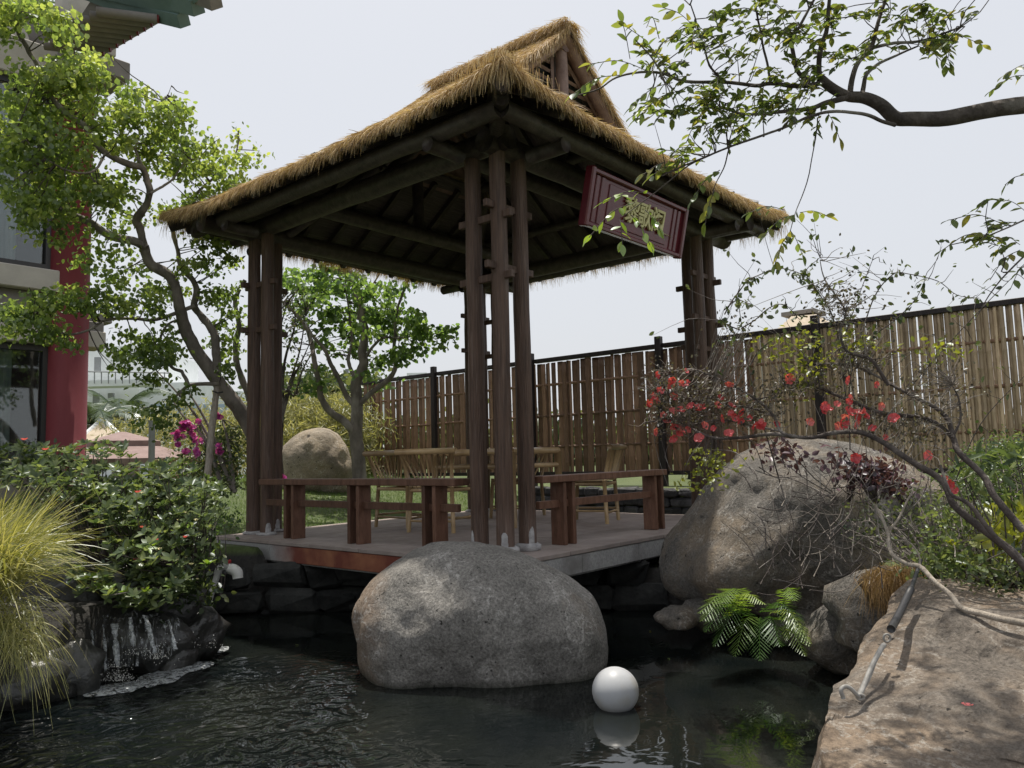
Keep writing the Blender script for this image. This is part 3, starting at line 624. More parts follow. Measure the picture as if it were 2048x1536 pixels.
def straw(name, P, D, Ln, Wd, droop, seg=2):
    side = unit(np.cross(D, RG.normal(0, 1, P.shape))); V, Fc, rn = ribbons(P, D, side, Ln, Wd, droop, seg)
    o = link(name, mesh(name, V-off, Fc, M['thatch'], False, rn), pav); o['kind'] = 'stuff'; return o
rz = np.vectorize(lambda x, y: roof_z(x, y))
def lay(side, n):
    sm = HW if side < 2 else GY
    s = sm*np.sqrt(RG.random(n)) if False else RG.random(n)*sm
    if side < 2:
        lim = np.minimum(s, GY-0.18); y = EY0+lim+RG.random(n)*(EY1-EY0-2*lim-0.42*np.maximum(0, s-GY+0.18)); x = EX0+s if side == 0 else EX1-s; ty = (y-MY)/HD
        dx = -1.0 if side == 0 else 1.0; D = np.stack([np.full(n, dx), np.zeros(n), -(0.56+0.17*s)], -1)
    else:
        x = EX0+s+RG.random(n)*(EX1-EX0-2*s); y = EY0+s if side == 2 else EY1-s; ty = (x-MX)/HW
        D = np.stack([np.zeros(n), np.full(n, -1.0 if side == 2 else 1.0), -(0.56+0.17*s)], -1)
    up_ = 0.09*np.maximum(0, np.abs(ty)-0.45)**2/0.3025*np.maximum(0, 1-s/0.9)
    z = EZ+prof(s)+up_+0.05+0.012*np.sin(9*x+4*y)+RG.random(n)*0.01
    D = unit(D)+RG.normal(0, 0.13, D.shape)+np.array([0, 0, 0.05]); D = unit(D)
    return straw('thatch_straw', np.stack([x, y, z], -1), D, RG.uniform(0.05, 0.13, n), RG.uniform(0.003, 0.007, n), RG.uniform(0.0, 0.25, n))
lay(0, 38000); lay(1, 10000); lay(2, 16000); lay(3, 8000)
def fringe(side, n, dense=1.0):
    t = RG.uniform(-1, 1, n); s = RG.uniform(-0.02, 0.10, n)
    up_ = 0.09*np.maximum(0, np.abs(t)-0.45)**2/0.3025
    if side < 2: y = MY+t*(HD+0.02); x = (EX0+s-0.015) if side == 0 else (EX1-s+0.015); o_ = np.array([-1.0 if side == 0 else 1.0, 0, 0]); a = y
    else: x = MX+t*(HW+0.02); y = (EY0+s-0.015) if side == 2 else (EY1-s+0.015); o_ = np.array([0, -1.0 if side == 2 else 1.0, 0]); a = x
    z = EZ+prof(s)+up_+RG.uniform(0.005, 0.05, n)
    clump = 0.5+0.5*np.sin(a*23+2*np.sin(a*7.3))*np.sin(a*41+1.0)
    ln = RG.uniform(0.025, 0.075, n)*(0.6+0.7*clump)
    D = unit(o_*RG.uniform(0.15, 0.85, n)[:, None]+np.array([0, 0, -1.0])*RG.uniform(0.35, 1.0, n)[:, None]+RG.normal(0, 0.12, (n, 3)))
    return straw('thatch_fringe', np.stack([x, y, z], -1), D, ln, RG.uniform(0.0025, 0.0055, n), RG.uniform(0.2, 0.9, n))
fringe(0, 10500); fringe(2, 10500); fringe(1, 9000); fringe(3, 9000)
# thin hanging strands below the far eaves and at the front corner
def strands(P, ln): 
    n = len(P); D = unit(np.stack([RG.normal(0, 0.15, n), RG.normal(0, 0.15, n), -np.ones(n)], -1)); straw('thatch_strand', P, D, ln, RG.uniform(0.003, 0.006, n), np.zeros(n), 1)
n = 1100
gx_ = np.repeat(RG.uniform(EX0, EX1, n//6), 6)[:n]+RG.normal(0, 0.012, (n//6)*6)
n = len(gx_); y = np.full(n, EY1)+RG.normal(0, 0.02, n); strands(np.stack([gx_, y, np.full(n, EZ+0.02)], -1), RG.uniform(0.05, 0.16, n))
gy_ = np.repeat(RG.uniform(EY0, EY1, 190), 6)+RG.normal(0, 0.012, 1140)
strands(np.stack([np.full(1140, EX1)+RG.normal(0, 0.02, 1140), gy_, np.full(1140, EZ+0.02)], -1), RG.uniform(0.05, 0.18, 1140))
n = 420; t = RG.exponential(0.13, n); sgn = RG.random(n) < 0.5
strands(np.stack([np.where(sgn, EX0+t, EX0), np.where(sgn, EY0, EY0+t), np.full(n, EZ+0.17)], -1)+RG.normal(0, 0.015, (n, 3)), RG.uniform(0.08, 0.24, n))
# gable verge thatch
for y, sg in ((EY0+GY, -1), (EY1-GY, 1)):
    n = 9000; s = GY*0.80+(HW-GY*0.80)*RG.random(n); sx = np.where(RG.random(n) < 0.5, -1, 1)
    P = np.stack([MX+sx*(HW-s), y+sg*RG.uniform(0.02, 0.19, n)-(sg > 0)*(0.06+0.42*np.maximum(0, s-GY+0.18)), EZ+prof(s)+RG.uniform(0.02, 0.07, n)], -1)
    D = unit(np.stack([sx*RG.uniform(0.2, 0.9, n), sg*RG.uniform(0.0, 0.55, n), -RG.uniform(0.35, 1.1, n)], -1))
    straw('gable_thatch', P, D, RG.uniform(0.05, 0.15, n), RG.uniform(0.003, 0.006, n), RG.uniform(0.1, 0.6, n))
n = 9000; yy = RG.uniform(EY0+GY-0.2, EY1-GY-0.28, n); sx = np.where(RG.random(n) < 0.5, -1, 1)
P = np.stack([MX+sx*RG.uniform(0, 0.10, n), yy, EZ+RISE+0.075+RG.uniform(0, 0.03, n)], -1); D = unit(np.stack([sx*RG.uniform(0.3, 1, n), RG.normal(0, 0.25, n), -RG.uniform(0.1, 0.8, n)], -1))
straw('ridge_thatch', P, D, RG.uniform(0.06, 0.16, n), RG.uniform(0.003, 0.006, n), RG.uniform(0.1, 0.6, n))
b = MB(); b.tube([(MX, EY0+GY-0.17, EZ+RISE+0.035), (MX, EY1-GY-0.30, EZ+RISE+0.02)], 0.065, 10); b.build('ridge_roll', M['thatchbase'], pav, True)
# dark clips that hold the straw near the eave
for (side, t) in ((0, -0.62), (0, -0.33), (0, 0.0), (0, 0.32), (0, 0.55), (0, 0.74), (0, 0.88), (2, 0.1), (2, 0.62), (2, 0.88)):
    s = 0.20; z = EZ+prof(s)+eave_up(t)*0.8+0.075
    p = (EX0+s, MY+t*HD, z) if side == 0 else (MX+t*HW, EY0+s, z)
    b = MB(); b.box(p, (0.055, 0.07, 0.022), rot=Matrix.Rotation(random.uniform(-.4, .4), 3, 'Z') @ Matrix.Rotation(-0.5, 3, 'Y'), bev=0.006); b.build('thatch_clip', M['rubber'], pav)

# sign board on the front-right eave, tilted forward
sgn_ = thing('name_board', 'dark red lacquered board with three gold characters hung under the right eave', 'sign', (1.62, -0.02, 2.545))
TL = math.atan2(0.09, 0.40)
RX = Matrix.Rotation(TL, 3, 'X')
def spl(lx, ly, lz): return Vector((1.62, -0.02, 2.545))+RX @ Vector((lx, ly, lz))
b = MB(); b.box(spl(0, 0, 0), (1.36, 0.035, 0.37), RX); b.build('panel', M['signdark'], sgn_)
b = MB(); b.box(spl(0, -0.020, 0), (0.90, 0.012, 0.30), RX, bev=0.004); b.build('inner_panel', M['signred'], sgn_)
for z in (-0.195, 0.195): b = MB(); b.box(spl(0, -0.012, z), (1.44, 0.07, 0.035), RX, bev=0.008); b.build('frame_rail', M['signred'], sgn_)
for x in (-0.70, 0.70):
    b = MB(); b.box(spl(x, -0.014, 0), (0.05, 0.075, 0.44), RX, bev=0.01); b.build('frame_stile', M['signred'], sgn_)
for x in (-0.61, -0.54, 0.54, 0.61): b = MB(); b.box(spl(x, -0.020, 0), (0.045, 0.014, 0.352), RX, bev=0.005); b.build('batten', M['signred'], sgn_)
def glyph(ch, lx, lz, size, skew=0.0):
    c_ = bpy.data.curves.new('character', 'FONT'); c_.body = ch; c_.size = size; c_.extrude = 0.008; c_.offset = 0.0030; c_.align_x = 'CENTER'; c_.align_y = 'CENTER'; c_.resolution_u = 4; c_.shear = skew
    o = bpy.data.objects.new('tmp', c_); C.objects.link(o); bpy.context.view_layer.update()
    me = bpy.data.meshes.new_from_object(o.evaluated_get(bpy.context.evaluated_depsgraph_get())); bpy.data.objects.remove(o)
    me.materials.clear(); me.materials.append(M['gold'])
    q = link('character', me, sgn_); q.matrix_local = Matrix.Translation(spl(lx, -0.040, lz)-sgn_.location) @ RX.to_4x4() @ Matrix.Rotation(R(90), 4, 'X')
glyph('黎', -0.14, 0.0, 0.21, 0.05); glyph('歌', 0.06, 0.0, 0.21, 0.05); glyph('阁', 0.26, 0.0, 0.21, 0.05)
for x in (-0.5, 0.5): b = MB(); b.tube([spl(x, 0.02, 0.15), (1.62+x, 0.12, 2.84)], 0.006, 6); b.build('hanger', M['metal'], sgn_)

# benches
def bench(name, label, p0, p1, legs, axis):
    t = thing(name, label, 'bench', p0)
    p0 = np.array(p0, float); p1 = np.array(p1, float); d = unit(p1-p0); c_ = (p0+p1)/2; ln = np.linalg.norm(p1-p0)
    al = axis == 'x'
    b = MB(); b.box((c_[0], c_[1], 0.482), (ln, 0.155, 0.05) if al else (0.155, ln, 0.05), bev=0.004); b.build('seat', M['bench'], t)
    b = MB(); b.box((c_[0], c_[1], 0.30), (ln-0.06, 0.04, 0.055) if al else (0.04, ln-0.06, 0.055), bev=0.003); b.build('rail', M['bench'], t)
    for q in legs:
        for dq in (-0.055, 0.055):
            x, y = (q+dq, c_[1]) if al else (c_[0], q+dq)
            b = MB(); b.box((x, y, 0.2285), (0.036, 0.125, 0.457) if al else (0.125, 0.036, 0.457), bev=0.003); b.build('leg', M['bench'], t)
bench('bench', 'brown wooden bench along the front left edge, between left and front posts', (0.235, 3.10, 0), (0.235, 0.64, 0), (2.66, 1.78, 0.92), 'y')
bench('bench', 'brown wooden bench along the right edge, beneath the red board', (0.62, 0.30, 0), (2.36, 0.30, 0), (0.95, 2.24), 'x')

# bamboo table and chairs
def bt(mb, a, b, r): mb.tube([a, b], r, 10)
def chair(label, x, y, ang):
    t = thing('bamboo_chair', label, 'chair', (x, y, 0), 'bamboo chairs round the bamboo table')
    ca, sa = math.cos(ang), math.sin(ang)
    W = lambda lx, ly, z: (x+ca*lx-sa*ly, y+sa*lx+ca*ly, z)       # local +y is where the sitter looks
    for lx in (-0.21, 0.21):
        b = MB(); bt(b, W(lx*1.1, -0.21, 0), W(lx, -0.19, 0.40), 0.019); bt(b, W(lx, -0.19, 0.40), W(lx*1.25, -0.27, 0.70), 0.017); b.build('leg', M['bamboo'], t, True)
        b = MB(); bt(b, W(lx*1.1, 0.22, 0), W(lx, 0.19, 0.42), 0.019); b.build('leg', M['bamboo'], t, True)
        b = MB(); bt(b, W(lx*1.07, -0.2, 0.12), W(lx*1.07, 0.2, 0.12), 0.011); b.build('side_rail', M['bamboo'], t, True)
        b = MB(); bt(b, W(lx*1.0, -0.19, 0.37), W(lx, 0.19, 0.37), 0.016); b.build('side_rail', M['bamboo'], t, True)
    for ly in (-0.2, 0.2):
        for q in ((-0.22, ly, 0.10, 0.011), (-0.21, ly*0.97, 0.37, 0.017)): b = MB(); bt(b, W(*q[:3]), W(-q[0], q[1], q[2]), q[3]); b.build('cross_rail', M['bamboo'], t, True)
    for k in range(11):
        b = MB(); l = -0.2+0.04*k; b.box(W(l, 0, 0.405), (0.034, 0.42, 0.012), Matrix.Rotation(ang, 3, 'Z')); b.build('seat_slat', M['bamboo'], t)
    b = MB(); bt(b, W(-0.31, -0.28, 0.715), W(0.31, -0.28, 0.715), 0.028); b.build('top_rail', M['bamboo'], t, True)
    for k in range(9):
        u = -1+0.25*k; b = MB(); bt(b, W(u*0.12, -0.20, 0.42), W(u*0.25, -0.275, 0.70), 0.0085); b.build('spindle', M['bamboo'], t, True)
chair('bamboo chair at the far left end of the table, back to the lawn', 1.50, 2.62, R(-90))
chair('bamboo chair on the near side of the table, nearest the front posts', 1.32, 1.95, R(-75))
chair('bamboo chair at the right end of the table beside the low stone wall', 2.62, 1.22, R(20))
chair('bamboo chair on the far side of the table, mostly hidden behind it', 2.85, 2.35, R(110))
tb = thing('bamboo_table', 'rectangular bamboo table with thick tube frame in middle of the deck', 'table', (2.12, 1.98, 0))
tx0, tx1, ty0, ty1 = 1.78, 2.48, 1.50, 2.52
for (a, b_) in (((tx0, ty0), (tx1, ty0)), ((tx1, ty0), (tx1, ty1)), ((tx1, ty1), (tx0, ty1)), ((tx0, ty1), (tx0, ty0))):
    b = MB(); bt(b, (*a, 0.70), (*b_, 0.70), 0.033); b.build('top_frame', M['bamboo'], tb, True)
    b = MB(); bt(b, (*a, 0.56), (*b_, 0.56), 0.024); b.build('stretcher', M['bamboo'], tb, True)
for x, y in ((tx0, ty0), (tx1, ty0), (tx1, ty1), (tx0, ty1)): b = MB(); bt(b, (x, y, 0), (x, y, 0.69), 0.034); b.build('leg', M['bamboo'], tb, True)
for k in range(14): b = MB(); x = tx0+0.045+k*0.047; b.box((x, (ty0+ty1)/2, 0.722), (0.042, ty1-ty0, 0.012), bev=0.002); b.build('top_slat', M['bamboo'], tb)

# ------------------------------------------------------------------ rocks
from mathutils import noise as mn
def boulder(name, label, outline, dfun, T, mt, cat='boulder', pw=0.75, amp=0.05, fs=2.2, nth=110, nph=46, tb=None, group=None, back=1.0):
    O = np.array(outline, float); cxy = O.mean(0)
    ang = np.arctan2(O[:, 1]-cxy[1], O[:, 0]-cxy[0]); rad = np.hypot(O[:, 0]-cxy[0], O[:, 1]-cxy[1]); o_ = np.argsort(ang); ang = ang[o_]; rad = rad[o_]
    A = np.concatenate([ang-2*math.pi, ang, ang+2*math.pi]); Rr = np.concatenate([rad]*3)
    vs = []
    for j in range(nph+1):
        ph = -math.pi/2+math.pi*j/nph
        for i in range(nth):
            th = -math.pi+2*math.pi*i/nth; r_ = np.interp(th, A, Rr); r_ = (r_+np.interp(th+0.05, A, Rr)+np.interp(th-0.05, A, Rr))/3
            s = max(math.cos(ph), 0)**pw; px, py = cxy[0]+math.cos(th)*r_*s, cxy[1]+math.sin(th)*r_*s
            d = dfun(px, py) if callable(dfun) else dfun
            sp = math.sin(ph); p = AT(px, py, d)-FW*(T*sp if sp > 0 else T*back*sp)
            q = Vector(p.tolist()); k = mn.noise(q*fs)*amp+mn.noise(q*fs*3.1)*amp*0.35+mn.noise(q*fs*9)*amp*0.10
            dr = p-AT(cxy[0], cxy[1], d); dr = dr/(np.linalg.norm(dr)+1e-6)
            vs.append(p+dr*k*(0.5 if abs(sp) < 0.3 else 1.0)+(-FW*k*0.6*(1 if sp > 0 else 0)))
    fs_ = []
    for j in range(nph):
        for i in range(nth): k = (i+1) % nth; fs_.append((j*nth+i, j*nth+k, (j+1)*nth+k, (j+1)*nth+i))
    c_ = np.mean(vs, 0); o = link(name, mesh(name, np.array(vs)-c_, fs_, mt, True)); o.location = Vector(c_.tolist())
    return tag(o, label, cat, group)
boulder('granite_boulder', 'large rounded grey granite boulder standing in the pond against the deck corner',
        [(724, 1335), (716, 1265), (722, 1210), (738, 1170), (765, 1142), (800, 1115), (850, 1101), (920, 1092), (985, 1094), (1045, 1108), (1100, 1138), (1150, 1170), (1192, 1203), (1206, 1245), (1212, 1300), (1209, 1345), (1190, 1400), (1130, 1440), (1040, 1465), (950, 1475), (860, 1465), (780, 1430), (735, 1385)],
        4.62, 0.50, M['gr_front'], pw=0.58, amp=0.045, fs=2.6, nth=160, nph=70)
boulder('granite_boulder', 'huge sloping grey boulder right of the deck, behind the red flowering shrub',
        [(1325, 1155), (1328, 1115), (1355, 1065), (1395, 1005), (1435, 950), (1490, 912), (1560, 885), (1640, 876), (1720, 888), (1800, 925), (1860, 990), (1885, 1080), (1860, 1160), (1790, 1205), (1700, 1222), (1620, 1205), (1500, 1205), (1410, 1200), (1345, 1190)],
        5.45, 0.75, M['gr_right'], pw=0.6, amp=0.09, back=0.6)
boulder('foreground_boulder', 'broad sunlit pinkish granite boulder at the bottom right corner with metal hook',
        [(1720, 1660), (1735, 1550), (1768, 1460), (1798, 1392), (1826, 1315), (1832, 1250), (1862, 1200), (1900, 1176), (1960, 1178), (2048, 1198), (2180, 1230), (2400, 1330), (2500, 1560), (2300, 1850), (1900, 1950), (1650, 1850)],
        lambda px, py: 3.15-1.35*min(1, max(0, (py-1180)/420))**0.8, 0.38, M['gr_fore'], pw=0.5, amp=0.075, fs=2.7, back=1.2, nth=200, nph=90)
boulder('round_boulder', 'pale tan rounded boulder on the lawn left of the tree behind the deck',
        [(556, 975), (560, 925), (572, 893), (598, 869), (630, 858), (655, 861), (680, 882), (700, 915), (708, 960), (700, 985), (620, 990)],
        11.0, 0.45, M['gr_back'], pw=0.6, amp=0.06, nth=70, nph=30)
def rock(name, p, rad, mt, parent=None, seed=0, n=18, amp=0.28):
    vs = []; sv = Vector((seed*3.7, seed*1.3, seed*2.1))
    for j in range(n//2+1):
        ph = math.pi*j/(n//2)
        for i in range(n):
            th = 2*math.pi*i/n; d = Vector((math.sin(ph)*math.cos(th), math.sin(ph)*math.sin(th), math.cos(ph)))
            k = 1+amp*mn.noise(d*1.6+sv)+amp*0.4*mn.noise(d*4+sv); vs.append((p[0]+d.x*rad[0]*k, p[1]+d.y*rad[1]*k, p[2]+d.z*rad[2]*k))
    fs_ = []
    for j in range(n//2):
        for i in range(n): k = (i+1) % n; fs_.append((j*n+k, j*n+i, (j+1)*n+i, (j+1)*n+k))
    b = MB(); b.add(vs, fs_)
    if parent is not None: return b.build(name, mt, parent, True)
    o = link(name, mesh(name, np.array(vs)-np.array(p), fs_, mt, True)); o.location = Vector([float(a) for a in p]); return o
for i, (px, py, d, r_, lab) in enumerate(((1355, 1235, 5.1, (0.17, 0.13, 0.07), 'low dark stone at the waterline left of the fern'), (1420, 1220, 5.2, (0.2, 0.15, 0.12), 'dark stone wedged under the huge boulder behind the fern'),
                                     (1690, 1270, 4.3, (0.30, 0.22, 0.20), 'rough grey rock under the huge boulder, right of the fern'), (1760, 1230, 4.0, (0.26, 0.25, 0.22), 'brown rough rock below the dry moss clump'),
                                     (1600, 1250, 4.9, (0.2, 0.25, 0.13), 'shadowed rock behind the fern under the huge boulder'))):
    tag(rock('pond_rock', AT(px, py, d), r_, M['gr_right'], seed=i+3), lab, 'rock', 'rocks under the huge boulder')
# waterfall rocks on the left bank
wfr = [(175, 1190, 4.9, .17, 'flat wet rock by the ornamental grass at the top of the waterfall'), (255, 1180, 5.0, .16, 'wet rock at the waterfall lip under the shrub'), (330, 1215, 5.0, .19, 'wet black rock at the right side of the waterfall'),
       (380, 1270, 4.95, .17, 'wet black rock between waterfall and pond wall'), (200, 1290, 4.7, .22, 'dark rock face behind the left water jet'), (290, 1290, 4.75, .22, 'dark rock face behind the right water jet'),
       (130, 1340, 4.3, .18, 'rock at the waterline under the hanging grass'), (350, 1330, 4.75, .12, 'small splashed rock at the foot of the waterfall'), (60, 1370, 4.1, .16, 'brown stone at the left picture edge below the grass')]
for i, (px, py, d, r_, lab) in enumerate(wfr):
    tag(rock('waterfall_rock', AT(px, py, d), (r_*1.25, r_, r_*0.95), M['wetrock'], seed=i+11, n=22, amp=0.4), lab, 'rock', 'wet rocks of the little waterfall')
# stone walls, stone by stone
def stonewall(name, label, pts, z0, z1, rows, sl, mt, th=0.12, lean=0.0, cat='wall', amp=0.022):
    t = thing(name, label, cat, (*pts[0], z0)); k = 0; hh = (z1-z0)/rows
    for a, b_ in zip(pts[:-1], pts[1:]):
        a = np.array(a, float); b_ = np.array(b_, float); ln = np.linalg.norm(b_-a); d = (b_-a)/ln; ang = math.atan2(d[1], d[0])
        for r_ in range(rows):
            s = -0.5*sl*(r_ % 2)
            while s < ln:
                w_ = sl*random.uniform(0.7, 1.35); h_ = hh*random.uniform(0.9, 1.0); c_ = a+d*(s+w_/2)
                vs = []; m_ = MB(); m_.box((0, 0, 0), (w_*0.96, th, h_*0.95), bev=min(h_, w_)*0.2)
                for v_ in m_.v:
                    q = Vector(v_); q += Vector((mn.noise(q*9+Vector((k, 0, 0))), mn.noise(q*9+Vector((0, k, 5))), mn.noise(q*9+Vector((3, 0, k)))))*amp
                    q = Matrix.Rotation(ang, 3, 'Z') @ q; vs.append((q.x+c_[0], q.y+c_[1], q.z+z0+hh*(r_+0.5)))
                m2 = MB(); m2.add(vs, m_.f); m2.build('stone', M[mt], t); k += 1; s += w_
    return t
stonewall('low_stone_wall', 'low black volcanic stone wall beyond the right edge of the deck', [(3.92, -1.6), (3.92, 2.9)], -0.04, 0.27, 3, 0.24, 'blackstone')
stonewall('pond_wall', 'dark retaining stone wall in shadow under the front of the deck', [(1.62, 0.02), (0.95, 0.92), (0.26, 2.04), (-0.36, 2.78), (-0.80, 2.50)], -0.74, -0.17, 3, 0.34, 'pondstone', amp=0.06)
cp = thing('coping_slabs', 'narrow granite coping slabs by the left corner of the deck', 'coping', (-0.2, 3.3, -0.1))
for (x, y, z, ln, a) in ((-0.30, 3.22, -0.10, 0.62, 1.0), (-0.40, 3.03, -0.155, 0.62, 1.0)):
    b = MB(); b.box((x, y, z), (ln, 0.10, 0.04), Matrix.Rotation(a-1.2, 3, 'Z'), bev=0.004); b.build('slab', M['concrete'], cp)

# waterfall jets, foam, splash
wf = thing('waterfall', 'thin water jets falling from the wet rocks into the pond', 'waterfall', AT(240, 1240, 4.5))
for pts, r_ in ((((229, 1248), (231, 1275), (233, 1300), (236, 1332)), .013), (((260, 1235), (263, 1258), (268, 1292)), .009), (((289, 1232), (296, 1250), (303, 1280), (311, 1306)), .014), (((184, 1262), (187, 1295), (189, 1336)), .006), (((206, 1250), (210, 1290), (211, 1338)), .008), (((338, 1240), (346, 1275), (350, 1300)), .010)):
    b = MB(); P_ = pxline(pts, 4.42, 4.36); rr = [r_*(0.35+1.1*random.random()) for _ in P_]; b.tube(P_, rr, 7, sub=5)
    b.v = [tuple(np.array(v_)+RG.normal(0, 0.0035, 3)) for v_ in b.v]; b.build('water_jet', M['foam'], wf, True)
def curtain_mat():
    m, n, N = mat('falling_water'); b_ = N('ShaderNodeBsdfPrincipled'); b_.inputs['Base Color'].default_value = (0.5, 0.53, 0.55, 1); b_.inputs['Roughness'].default_value = 0.12
    t = N('ShaderNodeBsdfTransparent'); g = N('ShaderNodeTexCoord'); mp = N('ShaderNodeMapping'); mp.inputs['Scale'].default_value = (30, 30, 3.5); L(n, g.outputs['Object'], mp.inputs[0])
    no = N('ShaderNodeTexNoise'); no.inputs['Scale'].default_value = 1.6; no.inputs['Detail'].default_value = 7; no.inputs['Roughness'].default_value = 0.7; L(n, mp.outputs[0], no.inputs[0])
    cr = N('ShaderNodeValToRGB'); cr.color_ramp.elements[0].position = 0.52; cr.color_ramp.elements[1].position = 0.68; cr.color_ramp.elements[1].color = (0.75, 0.75, 0.75, 1); L(n, no.outputs['Fac'], cr.inputs[0])
    mx = N('ShaderNodeMixShader'); L(n, cr.outputs[0], mx.inputs[0]); L(n, t.outputs[0], mx.inputs[1]); L(n, b_.outputs[0], mx.inputs[2]); o_ = N('ShaderNodeOutputMaterial'); L(n, mx.outputs[0], o_.inputs[0]); return m
M['fall'] = curtain_mat()
vs = []; fs_ = []; nx_, ny_ = 60, 14
for j in range(ny_+1):
    for i in range(nx_+1):
        u = i/nx_; v_ = j/ny_; px = 176+u*180; top_ = 1228+8*math.sin(u*9)+6*math.sin(u*23); bot_ = 1350-u*42+5*math.sin(u*15)
        p = AT(px+6*math.sin(v_*2+u*20), top_+(bot_-top_)*v_, 4.44-0.10*v_**0.6+0.03*math.sin(u*31)+0.02*math.sin(u*57)); p[2] = max(p[2], WZ+0.005); vs.append(p)
for j in range(ny_):
    for i in range(nx_): fs_.append((j*(nx_+1)+i, j*(nx_+1)+i+1, (j+1)*(nx_+1)+i+1, (j+1)*(nx_+1)+i))
b = MB(); b.add(vs, fs_); b.build('water_sheet', M['fall'], wf, True)
vs = []; fs_ = []
for (px, py, sp_, n) in ((236, 1362, 16, 260), (313, 1318, 14, 110), (269, 1310, 12, 60), (190, 1360, 10, 50), (300, 1330, 46, 70), (420, 1298, 16, 30), (232, 1335, 12, 90)):
    for k in range(n):
        p = AT(px+random.gauss(0, sp_), py-abs(random.gauss(0, sp_*0.8)), 4.38+random.gauss(0, 0.06)); 
        if p[2] < WZ: p[2] = WZ+0.01
        r_ = random.uniform(0.0008, 0.003); i0 = len(vs)
        vs += [p+np.array(a)*r_ for a in ((1, 0, 0), (-1, 0, 0), (0, 1, 0), (0, -1, 0), (0, 0, 1.4), (0, 0, -1.4))]
        fs_ += [tuple(i0+a for a in q) for q in ((0, 2, 4), (2, 1, 4), (1, 3, 4), (3, 0, 4), (2, 0, 5), (1, 2, 5), (3, 1, 5), (0, 3, 5))]
b = MB(); b.add(vs, fs_); o = b.build('splash_drops', M['pvc'], wf); o['kind'] = 'stuff'
for (px, py, rx, ry, rot, lab) in ((322, 1354, 58, 15, -0.3, 'white foam patch spreading below the middle water jet'), (228, 1378, 62, 11, -0.15, 'white foam at the foot of the left water jets'), (390, 1332, 36, 9, -0.1, 'small foam patch right of the waterfall'), (422, 1301, 34, 9, -0.2, 'foam patch nearest the dark pond wall')):
    vs = [onz(px, py, WZ+0.012)]; n = 40
    for ring in (0.5, 1.0):
        for i in range(n):
            a = 2*math.pi*i/n; k = ring*(1+0.35*mn.noise(Vector((math.cos(a)*1.8, math.sin(a)*1.8, px))))
            vs.append(onz(px+(math.cos(a)*rx*math.cos(rot)-math.sin(a)*ry*math.sin(rot))*k, py+(math.cos(a)*rx*math.sin(rot)+math.sin(a)*ry*math.cos(rot))*k, WZ+(0.010 if ring < 0.9 else 0.003)))
    fs_ = [(0, 1+i, 1+(i+1) % n) for i in range(n)]+[(1+i, 1+n+i, 1+n+(i+1) % n, 1+(i+1) % n) for i in range(n)]
    c_ = vs[0].copy(); o = link('foam_patch', mesh('foam_patch', np.array(vs)-c_, fs_, M['foam'], True)); o.location = Vector(c_.tolist()); tag(o, lab, 'foam')
# pipe
pp = thing('water_pipe', 'grey plastic pipe with white elbow and red valve by the deck corner', 'pipe', AT(440, 1150, 6.0))
b = MB(); b.tube(pxline([(417, 1204), (437, 1143)], 5.75, 5.95), 0.024, 12); b.build('pipe', M['pvcgrey'], pp, True)
b = MB(); b.tube(pxline([(435, 1150), (440, 1137), (452, 1134), (458, 1138)], 5.95, 6.0), 0.029, 12, sub=4); b.build('elbow', M['pvcgrey'], pp, True)
b = MB(); b.tube(pxline([(456, 1137), (466, 1139), (474, 1145), (476, 1157)], 6.0, 5.97), [0.036, 0.042, 0.042, 0.038], 14, sub=4); b.build('white_elbow', M['pvc'], pp, True)
b = MB(); b.box(AT(457, 1124, 6.02), (0.075, 0.02, 0.03), Matrix.Rotation(0.7, 3, 'Z'), bev=0.006); b.tube([AT(457, 1136, 6.02), AT(457, 1125, 6.02)], 0.008, 8); b.build('valve_handle', M['redvalve'], pp)
b = MB(); b.tube(pxline([(449, 1130), (450, 1145)], 5.99, 5.99), 0.034, 12); b.build('collar', M['rubber'], pp, True)
# floating ball lamp
bl = onz(1232, 1414, WZ); r_ = 0.111
vs = []; n = 40
for j in range(n//2+1):
    ph = math.pi*j/(n//2)
    for i in range(n): th = 2*math.pi*i/n; vs.append((r_*math.sin(ph)*math.cos(th), r_*math.sin(ph)*math.sin(th), r_*0.98*math.cos(ph)))
fs_ = [(j*n+(i+1) % n, j*n+i, (j+1)*n+i, (j+1)*n+(i+1) % n) for j in range(n//2) for i in range(n)]
o = link('floating_ball', mesh('floating_ball', vs, fs_, M['ball'], True)); o.location = Vector((bl[0], bl[1], WZ+0.076)); tag(o, 'white plastic ball lamp floating on the dark pond water', 'ball')
# hook, rods and tube on the foreground boulder
hk = thing('metal_hook', 'bent metal hook and rods tied with black tube along the foreground boulder', 'hook', AT(1700, 1385, 2.45))
b = MB(); b.tube(pxline([(1687, 1397), (1682, 1380), (1690, 1373), (1700, 1376), (1712, 1388), (1718, 1394)], 2.29, 2.31), 0.0065, 8, sub=4); b.build('hook', M['metal'], hk, True)
b = MB(); b.tube(pxline([(1718, 1392), (1728, 1370), (1745, 1330), (1762, 1298), (1768, 1290)], 2.31, 2.49), 0.008, 8, sub=4); b.build('rod', M['metal'], hk, True)
b = MB(); b.tube(pxline([(1716, 1388), (1735, 1362), (1752, 1318), (1766, 1292)], 2.35, 2.53), 0.006, 8, sub=4); b.build('rod', M['metal'], hk, True)
ring = [AT(1774+7*math.cos(a), 1276+8*math.sin(a), 2.51) for a in np.linspace(0, 2*math.pi, 14)]
b = MB(); b.tube(ring, 0.0035, 6, caps=False); b.build('ring', M['metal'], hk, True)
b = MB(); b.tube(pxline([(1782, 1258), (1800, 1225), (1822, 1178)], 2.55, 2.90), 0.013, 10, sub=3); b.build('black_tube', M['rubber'], hk, True)
